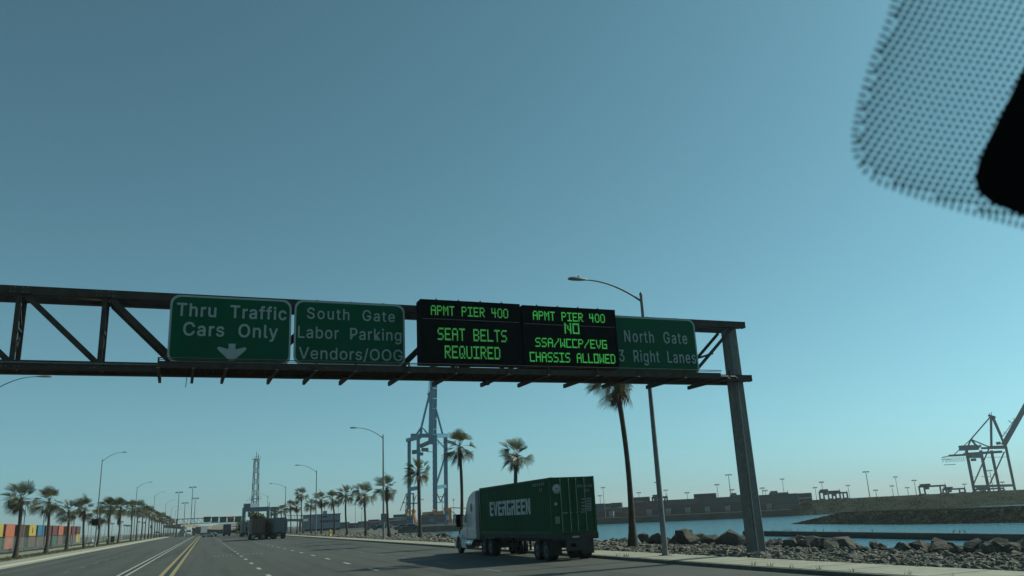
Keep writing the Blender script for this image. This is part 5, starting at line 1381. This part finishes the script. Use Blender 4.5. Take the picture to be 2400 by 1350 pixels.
for x, xb in ((954,946),(969,966)):
    for k in range(7):
        bar(mc,"striped_column",(x,1156+k*7),(x,1163+k*7),470/FPX*4,mat("stripe_red",(.30,.04,.04),.6) if k%2 else mat("stripe_white",(.4,.4,.4),.6),470)
    bar(mc,"outrigger",(x+3,1195),(xb-4,1224),470/FPX*5,M_orange,470); bar(mc,"outrigger",(x-2,1195),(x+6,1224),470/FPX*5,M_orange,470)
bar(mc,"stay",(952,1158),(938,1197),470/FPX*1.3,M_grey,470); bar(mc,"cross_beam",(953,1157),(971,1157),470/FPX*3,M_blue,470)
bar(mc,"counter_jib",(976,1160),(969,1180),470/FPX*1.3,M_grey,470)
ob = thing("orange_spreader_beam","long orange steel beam and stair tower at the foot of the blue crane's right legs","beam",atD(1020,1222,485))
bar(ob,"beam",(990,1205),(1040,1201),485/FPX*8,M_orange,485); bar(ob,"column",(1017,1195),(1017,1224),485/FPX*7,M_orange,485)
bar(ob,"column",(1054,1190),(1055,1224),485/FPX*8,M_orange,485); bar(ob,"rail",(1057,1190),(1092,1191),485/FPX*2,M_grey,485); bar(ob,"stair",(1058,1198),(1078,1214),485/FPX*2,M_cab,485)
bar(ob,"beam",(1040,1193),(1050,1193),485/FPX*8,mat("faded_orange",(.35,.18,.1),.6),487)
# grey crane at the right edge
DG = 620; W2 = lambda px: px*DG/FPX
Z = lambda x,y: (2180+x/5.4, 930+y/5.4)
cg = thing("quay_crane","grey ship-to-shore crane with raised boom at the right edge across the water","crane",atD(2320,1154,DG))
f_, k_ = DG, DG+14
def gb(nm, a, b, w_, D0=f_, D1=None): return bar(cg, nm, Z(*a), Z(*b), W2(w_/5.4), M_grey, D0, D1)
gb("leg",(455,660),(562,1215),36); gb("leg",(640,680),(750,1215),36,k_); gb("leg",(775,680),(885,1215),34,f_); gb("leg",(955,620),(1080,1215),32,k_)
gb("sill_beam",(550,1135),(1060,1120),30); gb("brace",(550,1105),(745,655),16); gb("brace",(755,1105),(940,695),16,k_)
gb("main_girder",(430,725),(905,695),30); gb("main_girder",(650,650),(960,645),26,k_); gb("machinery_house",(378,650),(600,640),62)
gb("upper_beam",(740,635),(960,625),24,k_); gb("upper_beam",(240,745),(440,735),24); gb("girder_tip",(150,768),(250,748),10); gb("walkway",(140,795),(270,790),5); gb("walkway",(175,862),(322,855),7)
gb("frame_mast",(770,245),(775,630),20); gb("frame_mast",(765,250),(515,540),14); gb("frame_mast",(515,540),(305,730),9); gb("frame_mast",(515,540),(480,625),18); gb("frame_mast",(520,540),(610,650),18)
gb("stay",(520,540),(740,632),12); gb("frame_mast",(790,265),(935,590),20); gb("stay",(815,275),(915,505),7); gb("stay",(915,505),(1075,280),7)
gb("apex_platform",(740,235),(822,262),24)
gb("service_mast",(775,240),(775,195),5); gb("service_mast",(755,240),(755,205),5)
gb("boom",(930,610),(1250,40),58); gb("boom_walkway",(990,300),(1030,330),6); gb("boom_walkway",(1045,272),(1085,292),6); gb("boom_walkway",(930,445),(975,475),6)
gb("trolley",(505,745),(650,745),55); gb("operator_cab",(522,798),(576,795),32); gb("service_cabin",(845,590),(885,585),35); gb("service_cabin",(620,640),(640,610),22)
gb("gangway",(715,765),(965,762),5); gb("gangway",(535,1015),(575,1018),5); gb("brace",(650,1010),(760,1010),5)
fs_ = MB()
for k in range(11):
    x0 = 160+k*26 if k else 150; x1 = x0+26; pts = []
    for j in range(7):
        f = j/6; q = Z(x0+(x1-x0)*f, 770-k*1.5+ (62+4*(k%2))*math.sin(PI*f)); pts.append(atD(*q, DG)-cg.location)
    fs_.tube(pts, W2(4/5.4)/2, 4, False)
fs_.build("festoon_cable", M_grey, cg)
for k in range(4):
    x = (562,750,885,1080)[k]; gb("wheel_truck",(x-22,1205),(x+22,1205),16,(f_,k_,f_,k_)[k])

# ================================================================== LOW BREAKWATER AND BIRDS
bw = thing("floating_barrier","long low dark floating barrier on the water before the rocky spit","barrier",(0,0,0))
pa_, pb_ = ground(1745,1248,-3.9), ground(2420,1259,-3.9)
d_ = (pb_-pa_).normalized(); Ltot = (pb_-pa_).length
n_ = 14
for k in range(n_+4):
    a = pa_+d_*(Ltot*k/n_); b = pa_+d_*(Ltot*(k+1)/n_-.08)
    MB().tube([a+Vector((0,0,-.15)),b+Vector((0,0,-.15))],.55,10).build("pontoon", M_quay, bw)
M_b = M_bird
for i,(px,py) in enumerate(((1813,1246),(1839,1245),(1845,1245),(1854,1245),(1871,1245),(1911,1248),(1931,1246),(1969,1249),(2046,1250),(2237,1253),(2251,1252),(2263,1251))):
    t_ = ((px-1745)/(2420-1745)); # along the barrier by its own vanishing
    lo, hi = 0.0, 1.3
    for _ in range(40):
        mid = (lo+hi)/2
        if proj(pa_+d_*(Ltot*mid))[0] < px: lo = mid
        else: hi = mid
    p_ = pa_+d_*(Ltot*lo); p_.z = -3.52
    b = thing("seabird","dark seabird perched on the low floating barrier","bird",p_,random.uniform(0,6),"seabirds on the floating barrier"); b.scale = (.65,.65,.65)
    MB().tube([(0,-.35,.22),(0,-.2,.30),(0,0,.40),(0,.14,.50),(0,.2,.62),(0,.24,.78),(0,.32,.80)],[.03,.09,.14,.11,.055,.06,.02],8).build("body", M_b, b)
    for x in (-.05,.05): MB().tube([(x,0,0),(x,0,.3)],.015,5).build("leg", M_b, b)

# ================================================================== WINDSCREEN FRIT AND SENSOR HOUSING (upper right, inside the vehicle)
DW = 0.42
ws = thing("windscreen_sensor_mount","black mirror mount and dotted ceramic band on the windscreen, upper right","windscreen",atD(2300,300,DW))
def W3(x, y, D=DW): return atD(x, y, D)-ws.location
out = [(2105,-60),(2080,40),(2040,140),(2012,230),(1996,310),(1998,360),(2015,400),(2050,430),(2120,456),(2220,488),(2310,513),(2420,545),(2420,700)]
out = [(2105,-60),(2080,40),(2040,140),(2012,230),(1996,310),(1998,360),(2015,400),(2050,430),(2120,456),(2220,488),(2310,513),(2560,580)]
inner = [(2470,20),(2400,168),(2365,240),(2330,310),(2300,375),(2291,415),(2300,445),(2330,470),(2400,498),(2480,520),(2560,545)]
def inside(px, py, poly):
    c = False; j = len(poly)-1
    for i in range(len(poly)):
        xi, yi = poly[i]; xj, yj = poly[j]
        if (yi > py) != (yj > py) and px < (xj-xi)*(py-yi)/(yj-yi)+xi: c = not c
        j = i
    return c
opoly = out+[(2560,-60)]; ipoly = inner+[(2560,20)]
def edge_d(px, py, pl):
    best = 1e9
    for i in range(len(pl)-1):
        a = np.array(pl[i]); b = np.array(pl[i+1]); t = np.clip(((px,py)-a)@(b-a)/((b-a)@(b-a)),0,1); q = a+t*(b-a); best = min(best, math.hypot(px-q[0],py-q[1]))
    return best
dots = MB()
sp = 18.0
for i in range(-5, 50):
    for j in range(-8, 45):
        u = i*sp + (j % 2)*sp/2; v = j*sp*.866
        x = 1985+u*math.cos(.42)-v*math.sin(.42)*-.0+ v*.0; y = -90+v
        x = 1960 + u + 8*math.sin(v*.012); y = -80 + v + u*0.22 + 10*math.sin(u*.010)
        if not inside(x, y, opoly) or inside(x, y, ipoly): continue
        d = edge_d(x, y, out)
        if d < 17: continue
        r = 5.9 + 1.7*math.exp(-d/50.0)
        pts = [W3(x+r*math.cos(a), y+r*math.sin(a)) for a in [k*PI/4 for k in range(8)]]
        dots.poly(pts)
# elongated dots along the rim of the band
for i in range(len(out)-1):
    a = np.array(out[i], float); b = np.array(out[i+1], float); L_ = np.linalg.norm(b-a); n = max(1, int(L_/16)); t = (b-a)/L_; nn_ = np.array([t[1],-t[0]])
    if nn_ @ (np.array([2300,200])-a) < 0: nn_ = -nn_
    for k in range(n):
        c = a+t*(L_*(k+.5)/n)+nn_*8
        pts = [W3(*(c+t*3.2*math.cos(q)+nn_*11*math.sin(q))) for q in [m_*PI/5 for m_ in range(10)]]
        dots.poly(pts)
tag(dots.build("ceramic_dots", mat("frit_black",(.02,.025,.03),.6), ws), kind="stuff")
pm = [W3(x, y) for x, y in ipoly]; n_in = ray(2400,350); n_in = Vector(n_in/np.linalg.norm(n_in))
MB().poly(pm, n_in*-.03).build("mount_housing", mat("housing_black",(.004,.004,.004),.9,spec=.1), ws)
gp = bpy.data.materials.new("windscreen_glass"); gp.use_nodes = True
t_ = gp.node_tree; t_.nodes.clear(); o_ = t_.nodes.new("ShaderNodeOutputMaterial"); tb = t_.nodes.new("ShaderNodeBsdfTransparent"); tb.inputs[0].default_value = (.93,.96,.95,1)
t_.links.new(tb.outputs[0], o_.inputs[0])
MB().poly([W3(x,y,DW+.004) for x,y in opoly]).build("glass", gp, ws)

# ================================================================== HAZE (sea air)
hm = bpy.data.materials.new("haze_air"); hm.use_nodes = True
t_ = hm.node_tree; t_.nodes.clear(); o_ = t_.nodes.new("ShaderNodeOutputMaterial"); pv = t_.nodes.new("ShaderNodeVolumePrincipled")
pv.inputs["Color"].default_value = (0.96, 1.0, 1.0, 1); pv.inputs["Density"].default_value = 0.00013; pv.inputs["Anisotropy"].default_value = 0.2
t_.links.new(pv.outputs[0], o_.inputs["Volume"])
hz = MB().box(-9600,-3600,-9,9600,9600,150).build("haze", hm); tag(hz, kind="stuff")
